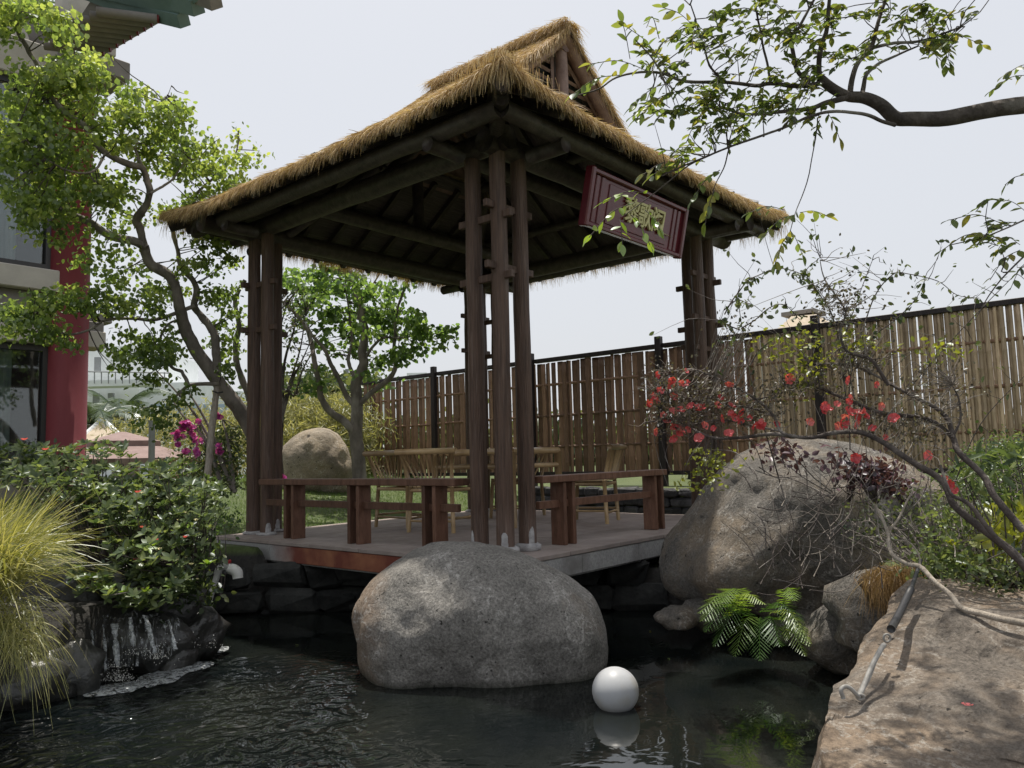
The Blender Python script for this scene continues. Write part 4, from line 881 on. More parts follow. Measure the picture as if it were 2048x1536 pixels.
b = MB(); b.tube(pxline([(1822, 1178), (1832, 1150), (1842, 1120)], 2.95, 3.2), 0.008, 8); b.build('cable', M['rubber'], hk, True)
ring = [AT(1721+7*math.cos(a), 1394+5*math.sin(a), 2.31) for a in np.linspace(0, 2*math.pi, 14)]
b = MB(); b.tube(ring, 0.0045, 6, caps=False); b.build('eye_ring', M['metal'], hk, True)

# ------------------------------------------------------------------ bamboo fence
fn = thing('bamboo_fence', 'tall bamboo fence with dark posts and top rail behind the pavilion', 'fence', (5.0, 1.7, 0.3))
FX = 5.0; fo = Vector(fn.location)
def bslat(w_, th, h_, seed, name, mt):
    vs = []; n = 8; zz = []; r2 = random.Random(seed); z = 0
    while z < h_: zz.append(z); z += r2.uniform(0.16, 0.24)
    zz.append(h_); rows = []
    for i, q in enumerate(zz):
        if 0 < i < len(zz)-1: rows += [(q-0.008, 1.0), (q, 1.10), (q+0.008, 1.0)]
        else: rows.append((q, 1.0))
    bend = r2.uniform(-0.008, 0.008)
    for q, k in rows:
        for t in range(n):
            a = 2*math.pi*t/n; vs.append((math.cos(a)*th/2*k, math.sin(a)*w_/2*k+bend*math.sin(math.pi*q/h_), q))
    m_ = len(rows); fs_ = [(i*n+t, i*n+(t+1) % n, (i+1)*n+(t+1) % n, (i+1)*n+t) for i in range(m_-1) for t in range(n)]; fs_.append(tuple((m_-1)*n+t for t in range(n)))
    return mesh(name, vs, fs_, M[mt], True)
wide = [bslat(w_, 0.022, 1.56, i, 'bamboo_slat', 'slat') for i, w_ in enumerate((0.098, 0.085, 0.070, 0.040, 0.103, 0.050))]
thin = [bslat(w_, w_*0.9, 1.60, 20+i, 'bamboo_slat', 'pole') for i, w_ in enumerate((0.034, 0.040, 0.046, 0.030, 0.042))]
y = 7.60; k = 0
while y > -5.2:
    lim = 0.55
    if y > lim: i = random.choice((0, 0, 1, 2, 3, 4, 4, 5, 3)); me_ = wide[i]; w_ = (0.098, 0.085, 0.070, 0.040, 0.103, 0.050)[i]; gap = random.uniform(-0.010, 0.007)
    else: i = random.randrange(5); me_ = thin[i]; w_ = (0.034, 0.040, 0.046, 0.030, 0.042)[i]; gap = random.uniform(-0.009, 0.001)
    o = link('bamboo_slat', me_, fn); o.location = Vector((FX-0.012+random.uniform(-0.006, 0.006)+(0.008 if k % 2 else -0.008), y-w_/2, 0.40+random.uniform(-0.02, 0.0)))-fo
    o.rotation_euler = (random.uniform(-0.006, 0.006), 0, random.uniform(-0.08, 0.08)); y -= w_+gap; k += 1
for y in (7.75, 5.82, 3.82, 1.74, -0.22, -2.25, -4.3):
    b = MB(); b.box((FX-0.05, y, 1.06), (0.075, 0.085, 2.1), bev=0.006); b.build('post', M['fencepost'], fn)
yy = [7.75, 5.82, 3.82, 1.74, -0.22, -2.25, -4.3]
for a, b_ in zip(yy[:-1], yy[1:]):
    b = MB(); b.box((FX-0.01, (a+b_)/2, 1.992), (0.085, abs(a-b_)-0.086, 0.055), bev=0.004); b.build('top_rail', M['fencepost'], fn)
    b = MB(); b.box((FX-0.01, (a+b_)/2, 0.40), (0.07, abs(a-b_)-0.09, 0.05), bev=0.004); b.build('bottom_rail', M['fencepost'], fn)
    for z in (1.64, 1.20, 0.77): 
        b = MB(); b.tube([(FX-0.012, a-0.03, z), (FX-0.012, b_+0.03, z+random.uniform(-.01, .01))], 0.020, 8); b.build('cross_rail', M['slat'], fn, True)
# striped vehicle side glimpsed through the gap under the fence
vh = thing('parked_van', 'white and red lower side of a van seen beneath the fence', 'van', (6.6, 1.0, 0.0))
b = MB(); b.box((6.8, 0.9, 0.95), (1.2, 2.6, 0.75), bev=0.08); b.build('body', M['white'], vh); b = MB(); b.box((6.8, 0.9, 0.44), (1.22, 2.5, 0.2), bev=0.03); b.build('red_stripe', M['redvalve'], vh)
for y in (0.05, 1.8): b = MB(); b.tube([(6.18, y, 0.28), (6.38, y, 0.28)], 0.28, 20); b.build('wheel', M['rubber'], vh, True)

# ------------------------------------------------------------------ building at the left
BY = 7.5
bd = thing('garden_building', 'left-hand villa with red round column, curtained windows and green eave', 'building', (0.2, BY, 0))
def px_box(x0, y0, x1, y1, ya, yb, mt, name, bev=0.01, xa=None, xb=None):
    a = ony(x0, y1, ya); c_ = ony(x1, y0, ya); xx0 = a[0] if xa is None else xa; xx1 = c_[0] if xb is None else xb
    z0 = (ony(x0, y1, ya)[2]+ony(x1, y1, ya)[2])/2; z1 = (ony(x0, y0, ya)[2]+ony(x1, y0, ya)[2])/2
    b = MB(); b.box(((xx0+xx1)/2, (ya+yb)/2, (z0+z1)/2), (xx1-xx0, yb-ya, z1-z0), bev=bev); return b.build(name, M[mt], bd)
cc = AT(140, 700, 10.0); cr_ = 0.236
b = MB(); b.tube([(cc[0], BY, -0.4), (cc[0], BY, 5.6)], cr_, 40); b.build('column', M['red'], bd, True)
zz = lambda py: ony(140, py, BY)[2]
XL = -4.6; XR = cc[0]
def slab(z0, z1, x0, x1, ya, yb, mt, name): b = MB(); b.box(((x0+x1)/2, (ya+yb)/2, (z0+z1)/2), (x1-x0, yb-ya, z1-z0), bev=0.012); return b.build(name, M[mt], bd)
slab(zz(592), zz(550), XL, XR-0.16, BY-0.16, BY+0.3, 'beige', 'floor_band')
slab(zz(652), zz(592), XL, XR-0.2, BY-0.02, BY+0.3, 'greybeam', 'lintel')
slab(zz(694), zz(660), XL, XR+0.42, BY-0.12, BY+0.25, 'beige', 'window_head')
slab(zz(640), zz(622), XR-0.1, XR+0.52, BY-0.06, BY+0.2, 'greybeam', 'bracket_block')
slab(zz(672), zz(640), XR-0.1, XR+0.40, BY-0.10, BY+0.2, 'greybeam', 'bracket_block')
slab(zz(190), zz(118), XL, XR-0.15, BY-0.14, BY+0.3, 'beige', 'upper_band')
slab(zz(118), zz(20), XL, XR+0.28, BY+0.02, BY+0.4, 'greybeam', 'upper_wall')
slab(zz(430), zz(140), XR-0.24, XR+0.20, BY-0.03, BY+0.5, 'greybeam', 'upper_pier')
slab(zz(138), zz(100), XR-0.26, XR+0.62, BY-0.22, BY+0.5, 'greybeam', 'capital_block')
slab(zz(100), zz(20), XR-0.05, XR+0.42, BY-0.25, BY+0.5, 'beige', 'capital_block')
slab(zz(60), zz(-60), XR-0.20, XR+0.16, BY-0.30, BY+0.2, 'beige', 'bracket_arm')
# windows: frames, glass, curtains, dark box for the dim room
def window(z0, z1, x0, x1, mull):
    f_ = MB()
    fw = 0.07
    wd = MB(); 
    for (a, b_, c_, d_) in ((x0, x1, z0, z0+fw), (x0, x1, z1-fw, z1), (x0, x0+fw, z0+fw, z1-fw), (x1-fw, x1, z0+fw, z1-fw)): wd.box(((a+b_)/2, BY+0.02, (c_+d_)/2), (b_-a, 0.09, d_-c_))
    w_ = wd.build('window', M['frame'], bd)
    for x in mull: b = MB(); b.box((x, BY+0.02, (z0+z1)/2), (0.05, 0.07, z1-z0-2*fw)); b.build('mullion', M['frame'], w_)
    xs = [x0+fw]+list(mull)+[x1-fw]
    for a, c_ in zip(xs[:-1], xs[1:]): b = MB(); b.box(((a+c_)/2, BY+0.03, (z0+z1)/2), (c_-a-0.05, 0.008, z1-z0-2*fw)); b.build('pane', M['glass'], w_)
    for (a, c_) in ((x0+0.05, x0+(x1-x0)*0.30), (x0+(x1-x0)*0.55, x0+(x1-x0)*0.93)):
        nx_ = 90; vs = []
        for i in range(nx_+1):
            x = a+(c_-a)*i/nx_; y = BY+0.30+0.045*math.sin(i*0.95)+0.03*math.sin(i*0.41+1)
            vs += [(x, y, z0+0.03), (x, y, z1-0.03)]
        b = MB(); b.add(vs, [(2*i, 2*i+2, 2*i+3, 2*i+1) for i in range(nx_)]); b.build('curtain', M['curtain'], bd, True)
window(zz(915), zz(696), XL, XR-0.22, (-2.9, -1.3)); window(zz(548), zz(192), XL, XR-0.22, (-2.9, -1.3))
slab(-0.4, zz(915), XL, XR-0.2, BY-0.02, BY+0.3, 'greybeam', 'base_wall')
b = MB(); b.box(((XL+XR)/2, BY+2.2, 3.0), (XR-XL+0.1, 3.2, 7.2)); b.build('dark_interior_box', M['room'], bd)  # solid block; its dark colour gives the dimness behind the glass
# upswept eave: underside boards, round rafter ends, green soffit and cornice beams
E0 = ony(195, 125, BY); E1 = ony(430, 5, BY-0.6)
for i in range(9):
    t = i/8; p = AT(205+110*t, 104-66*t, 10.0-0.6*t); q = p+np.array([-0.55, 0.35, 0.0])
    b = MB(); b.tube([q, p], 0.055, 10); b.build('rafter_end', M['greybeam'], bd, True)
    b = MB(); b.tube([p, p+unit(p-q)*0.02], 0.05, 10); b.build('rafter_cap', M['red'], bd, True)
def quadslab(P4, th, mt, name):
    P4 = [np.array(p) for p in P4]; nrm = unit(np.cross(P4[1]-P4[0], P4[3]-P4[0])); b = MB(); b.add(P4+[p+nrm*th for p in P4], [(3, 2, 1, 0), (4, 5, 6, 7), (0, 1, 5, 4), (1, 2, 6, 5), (2, 3, 7, 6), (3, 0, 4, 7)]); b.build(name, M[mt], bd)
quadslab([AT(150, 60, 10.3), AT(205, 112, 10.3), AT(325, 42, 9.6), AT(230, -60, 9.6)], 0.06, 'greybeam', 'soffit')
b = MB(); b.tube([AT(150, -25, 9.9), AT(240, 8, 9.7), AT(310, 26, 9.5), AT(368, 40, 9.3)], [0.10, 0.11, 0.11, 0.11], 4); b.build('eave_beam', M['greeneave'], bd)
b = MB(); b.tube([AT(180, -60, 9.7), AT(300, -12, 9.4), AT(396, 14, 9.1)], [0.12]*3, 4); b.build('eave_beam', M['greeneave'], bd)
b = MB(); b.tube([AT(250, -70, 9.5), AT(350, -30, 9.2), AT(432, 4, 8.9)], [0.11]*3, 4); b.build('eave_beam', M['greybeam'], bd)
quadslab([AT(150, -20, 9.9), AT(365, 30, 9.35), AT(430, -15, 8.9), AT(200, -160, 9.2)], 0.10, 'greeneave', 'soffit')
quadslab([AT(-120, 60, 9.5), AT(70, 112, 10.0), AT(40, 20, 10.0), AT(-120, -60, 9.3)], 0.10, 'beige', 'bracket_panel')
# ------------------------------------------------------------------ far things
fb = thing('white_office_block', 'far white building with railed balcony behind the left tree', 'building', AT(300, 800, 42))
p0, p1 = AT(150, 950, 44), AT(470, 950, 50)
def farbox(t, x0, y0, x1, y1, d, dep, mt, name):
    a = AT(x0, y1, d); c_ = AT(x1, y1, d); h_ = AT(x0, y0, d)[2]-a[2]; v_ = (c_-a); ln = np.hypot(v_[0], v_[1]); ang = math.atan2(v_[1], v_[0]); nrm = np.array([-math.sin(ang), math.cos(ang)])
    m_ = (a+c_)/2; b = MB(); b.box((m_[0]+nrm[0]*dep/2, m_[1]+nrm[1]*dep/2, a[2]+h_/2), (ln, dep, h_), Matrix.Rotation(ang, 3, 'Z')); return b.build(name, M[mt], t)
farbox(fb, 150, 690, 275, 960, 42, 8, 'white', 'tower'); farbox(fb, 275, 765, 400, 960, 43, 8, 'white', 'wing'); farbox(fb, 100, 763, 302, 775, 40.5, 1.2, 'white', 'balcony_slab'); farbox(fb, 302, 785, 480, 960, 46, 8, 'white', 'wing')
for i in range(12):
    x = 175+i*14; b = MB(); b.tube([AT(x, 767, 40.4), AT(x, 744, 40.4)], 0.03, 5); b.build('railing_post', M['steel'], fb)
b = MB(); b.tube([AT(165, 743, 40.4), AT(340, 746, 40.4)], 0.035, 5); b.build('handrail', M['steel'], fb)
for (x, y) in ((185, 800), (215, 800), (188, 728)): farbox(fb, x, y-14, x+10, y+14, 41.8, 0.2, 'steel', 'window')
hd = thing('site_hoarding', 'pale blue site hoarding beyond the bamboo thicket', 'hoarding', AT(400, 830, 30))
for i in range(11): farbox(hd, 300+i*26, 808, 324+i*26, 880, 30, 0.1, 'paleblue', 'panel'); farbox(hd, 323.5+i*26, 806, 326.5+i*26, 880, 29.9, 0.15, 'white', 'post')
for (x0, y0, x1, y1, d, lab) in ((815, 745, 855, 790, 120, 'distant grey tower block right of the tree crown'), (732, 762, 760, 790, 130, 'small distant block left of the fence end'), (680, 752, 703, 800, 125, 'distant unfinished block seen between tree limbs')):
    t = thing('distant_building', lab, 'building', AT(x0, y1, d), 'distant blocks on the skyline'); farbox(t, x0, y0, x1, y1+60, d, 8, 'white', 'wall')
    for i in range(3):
        for j in range(3): farbox(t, x0+3+i*(x1-x0)/3, y0+5+j*11, x0+3+(i+.55)*(x1-x0)/3, y0+10+j*11, d-0.3, 0.2, 'steel', 'window')
cn = thing('tower_crane', 'faint distant tower crane between the tree limbs', 'crane', AT(690, 760, 120))
b = MB(); b.tube([AT(694, 800, 120), AT(694, 738, 120)], 0.35, 4); b.build('mast', M['steel'], cn); b = MB(); b.tube([AT(640, 747, 120), AT(715, 752, 120)], 0.25, 4); b.build('jib', M['steel'], cn)
# tiled pinnacle roof behind the fence on the right
tr_ = thing('tiled_roof_house', 'pale tiled hipped roof peeping above the fence on the right', 'house', AT(1600, 700, 22))
a = [AT(1545, 668, 22), AT(1668, 650, 22), AT(1660, 650, 26), AT(1560, 668, 26)]; tp = [AT(1583, 634, 23), AT(1632, 630, 23), AT(1630, 630, 25), AT(1590, 634, 25)]
for j in range(6):
    t0, t1 = j/6, (j+0.9)/6; b = MB(); A0 = [p+(q-p)*t0 for p, q in zip(a, tp)]; A1 = [p+(q-p)*t1+np.array([0, 0, 0.03]) for p, q in zip(a, tp)]
    b.add(A0+A1, [(0, 1, 5, 4), (1, 2, 6, 5), (2, 3, 7, 6), (3, 0, 4, 7), (4, 5, 6, 7)]); b.build('tile_course', M['tanroof'], tr_)
b = MB(); m_ = (tp[0]+tp[2])/2; b.box(m_+np.array([0, 0, 0.05]), (1.0, 1.0, 0.12)); b.build('roof_cap', M['greybeam'], tr_)
b = MB(); m_ = (a[0]+a[2])/2; b.box((m_[0], m_[1], m_[2]/2), (1.6, 2.2, m_[2])); b.build('wall', M['beige'], tr_)
# tan pyramid roof and brown parasol
py_ = thing('tan_pavilion_roof', 'pale ridged tan pyramid roof left, behind the brown parasol', 'pavilion', AT(200, 900, 18))
ap = AT(205, 838, 18.5); cs = [AT(130, 905, 17), AT(255, 884, 17), AT(275, 890, 20), AT(150, 905, 20)]
b = MB(); b.add([ap]+cs, [(0, 1, 2), (0, 2, 3), (0, 3, 4), (0, 4, 1)]); b.build('roof', M['tanroof'], py_)
for c_ in cs[:2]: b = MB(); b.tube([ap, c_], 0.05, 6); b.build('ridge', M['white'], py_)
for c_ in cs: b = MB(); b.tube([c_, (c_[0], c_[1], 0)], 0.07, 6); b.build('post', M['gable'], py_)
um = thing('brown_parasol', 'large two-tier brown garden parasol behind the shrubs at left', 'parasol', (*AT(240, 900, 14)[:2], 0))
c0 = AT(245, 866, 14); 
def canopy(zc, r0, r1, z1, name, ov=0.0):
    vs = []; n = 8
    for r_, z in ((r0, zc), (r1, z1), (r1, z1-0.09)):
        for i in range(n): a = 2*math.pi*i/n+0.3; vs.append((c0[0]+r_*math.cos(a), c0[1]+r_*math.sin(a), z))
    b = MB(); b.add(vs, [(j*n+i, j*n+(i+1) % n, (j+1)*n+(i+1) % n, (j+1)*n+i) for j in range(2) for i in range(n)]+[tuple(range(n))]); b.build(name, M['parasol'], um)
canopy(c0[2]+0.02, 0.05, 0.62, c0[2]-0.15, 'vent_canopy'); canopy(c0[2]-0.17, 0.4, 1.28, c0[2]-0.46, 'canopy')
b = MB(); b.tube([(c0[0], c0[1], 0), (c0[0], c0[1], c0[2])], 0.03, 10); b.build('pole', M['steel'], um, True)
lp = thing('steel_post', 'slim grey steel post in front of the brown parasol', 'post', (*AT(303, 920, 12)[:2], 0)); a = AT(303, 920, 12); z1 = AT(303, 843, 12)[2]
b = MB(); b.box((a[0], a[1], z1/2), (0.07, 0.07, z1)); b.build('shaft', M['steel'], lp); b = MB(); b.box((a[0], a[1], z1+0.01), (0.09, 0.09, 0.02)); b.build('cap', M['steel'], lp)
pk = thing('low_bamboo_fence', 'low yellowish bamboo fence behind the shrubs at left', 'fence', AT(360, 960, 12.5))
for i in range(30): x = 300+i*6; b = MB(); b.tube([AT(x, 962, 12.5), AT(x, 918+random.uniform(-2, 2), 12.5)], 0.019, 6); b.build('bamboo_slat', M['pole'], pk, True)
for y in (928, 950): b = MB(); b.tube([AT(300, y, 12.45), AT(475, y+1, 12.45)], 0.018, 6); b.build('cross_rail', M['pole'], pk, True)

# ------------------------------------------------------------------ vegetation helpers
def leafset(name, P, T, Nn, size, mt, parent=None, aspect=0.62, fold=0.18, round_=True, rnd=None, kind='stuff', rows=None):
    """P base points, T tip directions, Nn face normals (n,3); each leaf 4 triangles with a fold along the midrib"""
    n = len(P); T = unit(T); S = unit(np.cross(T, Nn)); Nn = np.cross(S, T); size = np.broadcast_to(size, (n,))[:, None]
    W_ = size*aspect*0.5
    b = P; r1 = P+T*size*0.28+S*W_*0.86+Nn*W_*fold; r2 = P+T*size*0.66+S*W_*(0.86 if round_ else 0.55)+Nn*W_*fold; t = P+T*size-Nn*size*0.07
    l1 = P+T*size*0.28-S*W_*0.86+Nn*W_*fold; l2 = P+T*size*0.66-S*W_*(0.86 if round_ else 0.55)+Nn*W_*fold
    V = np.stack([b, r1, r2, t, l2, l1], 1); i0 = (np.arange(n)*6)[:, None]
    Fc = np.concatenate([i0+np.array([0, 1, 2]), i0+np.array([0, 2, 3]), i0+np.array([0, 3, 4]), i0+np.array([0, 4, 5])], 1).reshape(-1, 3)
    if rnd is None: rnd = RG.random(n)
    o_ = np.zeros(3)
    if parent is not None:
        p = parent
        while p is not None: o_ = o_+np.array(p.location); p = p.parent
    o = link(name, mesh(name, V.reshape(-1, 3)-o_, Fc, mt, False, np.repeat(rnd, 6)), parent)
    if kind: o['kind'] = kind
    return o
def rdir(n, up=0.0, s=1.0):
    d = RG.normal(0, s, (n, 3)); d[:, 2] += up; return unit(d)
def cloud(blobs, clump=26, cr=0.10):
    """blobs: (px,py,rx,ry,n,d,dr) picture ellipses with depth -> clumped points in the world"""
    out = []; cl = []
    for (px, py, rx, ry, n, d, dr) in blobs:
        m_ = max(3, n//clump)
        a = RG.uniform(0, 2*math.pi, m_); r_ = np.sqrt(RG.uniform(0.0, 1, m_)); cd_ = RG.normal(0, dr*0.6, m_)
        cs_ = [AT(px+rx*r_[i]*math.cos(a[i]), py+ry*r_[i]*math.sin(a[i]), d+cd_[i]) for i in range(m_)]
        idx = RG.integers(0, m_, n); off_ = RG.normal(0, 1, (n, 3))*np.array([cr, cr, cr*0.55]); out.append(np.array(cs_)[idx]+off_); cl.append(RG.normal(0, 0.2, m_)[idx])
    return np.concatenate(out), np.concatenate(cl)
def limb(name, pts, r0, r1, mt, parent, n=10, d=None, sub=5, wob=0.0):
    P_ = path(pts) if len(pts[0]) == 3 else pxline(pts, *d)
    m_ = len(P_); rr = [r0+(r1-r0)*i/(m_-1) for i in range(m_)]
    b = MB(); b.tube(P_, rr, n, sub=sub); 
    if wob: b.v = [tuple(np.array(v_)+wob*np.array([mn.noise(Vector(v_)*14), mn.noise(Vector(v_)*14+Vector((5, 0, 0))), 0])) for v_ in b.v]
    b.build(name, mt, parent, True); return P_
def twigs(parent, src, tgt, mt, r=0.004, n=5, name='twig', kind='stuff', far=9.0):
    """thin wavy twigs from leaf clumps back to the nearest limb point"""
    b = MB(); src = np.array(src)
    for t in tgt:
        k = np.argmin(((src-t)**2).sum(1)); a = src[k]
        if np.linalg.norm(a-t) > far: continue
        mid = (a+t)/2+RG.normal(0, 0.05, 3)*np.linalg.norm(t-a); b.tube([a, a*0.7+mid*0.3+RG.normal(0, .01, 3), mid, t], [r*1.5, r*1.2, r, r*0.5], n, caps=False, sub=2)
    o = b.build(name, mt, parent, True)
    if kind: o['kind'] = kind
    return o

# ------------------------------------------------------------------ tree behind the pavilion's left post (tree one)
t1 = thing('garden_tree', 'large leaning tree with light green rounded leaves left of the pavilion, propped by a pole', 'tree', (*AT(500, 960, 8.4)[:2], 0.1))
LP = []
def l1(name, pts, r0, r1, d0, d1): LP.extend(spline([np.array(q) for q in pxline(pts, d0, d1)], [1]*len(pts), 4)[0]); limb(name, pts, r0, r1, M['bark'], t1, d=(d0, d1), wob=0.012)
l1('trunk', [(545, 1010), (520, 900), (482, 824), (454, 788), (434, 760), (393, 702), (369, 654), (359, 613), (342, 555), (300, 527), (288, 492)], 0.085, 0.044, 8.3, 7.4)
l1('limb', [(288, 492), (266, 482), (222, 472), (178, 444), (130, 425), (85, 405), (50, 372), (17, 335), (-30, 310)], 0.042, 0.020, 7.4, 6.7)
l1('limb', [(288, 492), (279, 455), (272, 441), (288, 417), (300, 386), (292, 355), (283, 335), (256, 328), (212, 307), (191, 287), (171, 253), (130, 225), (96, 185), (80, 150), (65, 113), (38, 68), (30, 20), (20, -60)], 0.038, 0.014, 7.4, 6.3)
l1('limb', [(283, 335), (276, 312), (268, 298), (250, 276)], 0.018, 0.008, 7.0, 7.0)
l1('limb', [(268, 298), (276, 284), (282, 268)], 0.010, 0.005, 7.0, 7.0)
l1('limb', [(434, 745), (432, 700), (427, 665), (405, 635), (388, 612), (394, 585), (386, 560), (362, 535), (355, 500), (345, 455), (360, 420), (400, 380), (440, 345), (470, 310), (478, 262)], 0.045, 0.006, 7.9, 7.9)
l1('limb', [(388, 612), (352, 626), (307, 640), (266, 637), (212, 640), (178, 660), (130, 668), (70, 640)], 0.022, 0.006, 7.8, 6.9)
l1('limb', [(440, 768), (405, 768), (376, 772), (355, 790), (335, 815)], 0.022, 0.010, 7.8, 7.9)
l1('limb', [(376, 770), (365, 745), (345, 735), (320, 700), (322, 672), (335, 650), (352, 640)], 0.018, 0.010, 7.7, 7.7)
l1('limb', [(490, 560), (470, 600), (478, 650), (470, 700), (480, 745), (500, 800)], 0.02, 0.035, 8.6, 8.5)
l1('limb', [(300, 386), (330, 370), (352, 350), (372, 322), (400, 318)], 0.012, 0.004, 7.1, 7.3)
l1('limb', [(315, 225), (322, 205), (335, 190), (343, 172)], 0.008, 0.002, 7.0, 7.0)
l1('limb', [(212, 307), (180, 345), (110, 330), (30, 260)], 0.012, 0.004, 6.8, 6.3)
blobA = [(60, 25, 75, 32, 750, 6.3, .25), (120, 55, 35, 25, 300, 6.3, .2), (12, 60, 22, 20, 130, 6.2, .2),
 (150, 140, 62, 36, 900, 6.7, .3), (95, 150, 55, 35, 500, 6.5, .25), (60, 220, 70, 45, 800, 6.5, .35), (190, 215, 60, 45, 800, 6.9, .3), (270, 215, 55, 38, 560, 7.0, .3), (335, 235, 38, 36, 380, 7.1, .25), (350, 215, 20, 22, 120, 7.1, .2),
 (35, 300, 60, 55, 800, 6.5, .4), (120, 300, 70, 50, 950, 6.8, .4), (60, 380, 70, 50, 800, 6.6, .4), (150, 380, 70, 45, 850, 7.0, .4), (230, 370, 55, 40, 560, 7.2, .35), (215, 285, 50, 35, 420, 7.0, .3), (310, 290, 60, 36, 480, 7.2, .3), (395, 300, 55, 30, 420, 7.4, .3),
 (370, 345, 60, 40, 480, 7.5, .35), (450, 345, 55, 35, 360, 7.7, .3), (455, 385, 45, 25, 300, 7.8, .3), (500, 305, 22, 26, 80, 7.7, .15), (478, 262, 11, 16, 40, 7.9, .1), (410, 400, 60, 25, 300, 7.8, .3), (370, 440, 60, 40, 380, 7.9, .35),
 (440, 470, 45, 40, 420, 8.0, .35), (400, 530, 40, 35, 200, 8.0, .3), (455, 555, 32, 60, 260, 8.2, .3), (230, 445, 60, 30, 260, 7.3, .3), (100, 455, 60, 30, 320, 6.9, .3), (215, 520, 55, 30, 300, 7.3, .3), (270, 570, 60, 40, 340, 7.5, .4),
 (150, 595, 90, 25, 560, 7.1, .3), (50, 610, 60, 32, 480, 6.8, .3), (60, 650, 70, 22, 420, 6.8, .3), (200, 615, 70, 22, 360, 7.2, .3), (130, 675, 40, 18, 200, 7.0, .2), (300, 610, 40, 40, 220, 7.6, .3), (330, 560, 40, 40, 180, 7.9, .3),
 (265, 690, 45, 25, 260, 7.5, .3), (320, 715, 38, 40, 360, 7.5, .3), (355, 690, 30, 40, 220, 7.7, .3), (240, 730, 35, 18, 110, 7.3, .2), (305, 760, 28, 18, 120, 7.6, .2), (370, 800, 34, 22, 150, 7.7, .25), (330, 830, 30, 22, 130, 7.5, .2), (448, 700, 22, 60, 300, 8.2, .25), (400, 600, 35, 30, 130, 8.1, .3), (285, 830, 26, 20, 90, 7.4, .2), (465, 640, 22, 60, 160, 8.4, .3)]
P_, cl = cloud([(a, b, c, d, int(e*0.98), f, g) for a, b, c, d, e, f, g in blobA], 34, 0.062); n = len(P_)
T_ = rdir(n, -0.9, 0.8); N_ = rdir(n, 1.1, 0.7)
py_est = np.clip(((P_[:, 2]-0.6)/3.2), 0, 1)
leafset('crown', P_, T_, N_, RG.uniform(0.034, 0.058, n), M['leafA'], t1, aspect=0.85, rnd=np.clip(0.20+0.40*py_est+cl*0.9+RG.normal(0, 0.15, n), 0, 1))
tg = [P_[i] for i in RG.integers(0, n, 330)]
twigs(t1, LP, tg, M['darkbark'], 0.0045)
pr = thing('prop_pole', 'weathered grey wooden pole propping up the leaning tree', 'pole', (*AT(413, 1000, 7.4)[:2], 0))
limb('shaft', [(410, 1010), (414, 960), (424, 860), (434, 775)], 0.036, 0.030, M['prop'], pr, d=(7.2, 7.75), sub=3, wob=0.01)
b = MB(); b.tube(pxline([(425, 782), (436, 786), (446, 784)], 7.66, 7.66), 0.008, 6); b.build('lashing', M['rubber'], pr)

# ------------------------------------------------------------------ tree two, behind the deck
t2 = thing('garden_tree', 'small multi-stemmed tree with bright green crown on the lawn beside the round boulder', 'tree', (*AT(716, 965, 10.4)[:2], 0.38))
LP = []
def l2(name, pts, r0, r1, d0=10.4, d1=10.4): LP.extend(spline([np.array(q) for q in pxline(pts, d0, d1)], [1]*len(pts), 4)[0]); limb(name, pts, r0, r1, M['bark'], t2, d=(d0, d1), wob=0.010)
l2('trunk', [(720, 975), (716, 911), (712, 869), (714, 830), (713, 790), (712, 765), (727, 730), (725, 709), (728, 682), (731, 661), (725, 640), (722, 612), (713, 589), (700, 552), (698, 520)], 0.098, 0.022)
l2('limb', [(706, 870), (704, 859), (685, 840), (660, 823), (643, 798), (637, 765), (629, 723), (622, 682), (610, 652), (585, 622), (560, 600)], 0.060, 0.016, 10.4, 10.0)
l2('limb', [(714, 815), (693, 792), (679, 761), (662, 730), (650, 700), (629, 677), (615, 655)], 0.040, 0.016, 10.4, 10.2)
l2('limb', [(716, 815), (725, 802), (747, 782), (777, 759), (791, 734), (787, 702), (791, 671), (791, 640), (797, 610), (812, 570), (820, 545)], 0.042, 0.014, 10.4, 10.2)
l2('limb', [(714, 765), (700, 734), (697, 713), (704, 682), (700, 640), (690, 560)], 0.030, 0.010, 10.4, 10.7)
l2('limb', [(727, 722), (747, 692), (768, 675), (800, 676), (850, 668), (880, 668)], 0.022, 0.006, 10.4, 10.1)
l2('limb', [(716, 640), (722, 600), (745, 570), (760, 545)], 0.016, 0.010, 10.4, 10.4)
blobB = [(610, 560, 48, 34, 480, 10.2, .4), (665, 560, 50, 38, 620, 10.5, .4), (640, 610, 50, 30, 480, 10.3, .4), (720, 580, 45, 35, 420, 10.5, .4), (770, 600, 45, 40, 560, 10.3, .4), (805, 640, 42, 34, 460, 10.2, .3), (745, 650, 50, 34, 520, 10.5, .4), (690, 640, 40, 34, 380, 10.6, .4),
 (862, 655, 34, 24, 300, 10.0, .25), (895, 675, 20, 16, 110, 10.0, .2), (840, 690, 26, 12, 90, 10.1, .2), (800, 720, 24, 24, 240, 10.2, .25), (760, 715, 28, 16, 130, 10.4, .25), (690, 690, 36, 26, 240, 10.6, .3), (645, 670, 26, 30, 140, 10.4, .3), (735, 740, 22, 12, 60, 10.4, .2), (640, 740, 22, 26, 90, 10.2, .2),
 (625, 780, 22, 18, 90, 10.1, .2), (600, 620, 26, 50, 180, 10.1, .3), (580, 690, 16, 40, 60, 9.9, .2), (820, 560, 26, 22, 120, 10.2, .2), (760, 765, 18, 8, 30, 10.4, .1)]
P_, cl = cloud([(a, b, c, d, int(e*0.72), f+0.15, g*1.4) for a, b, c, d, e, f, g in blobB], 30, 0.08); n = len(P_)
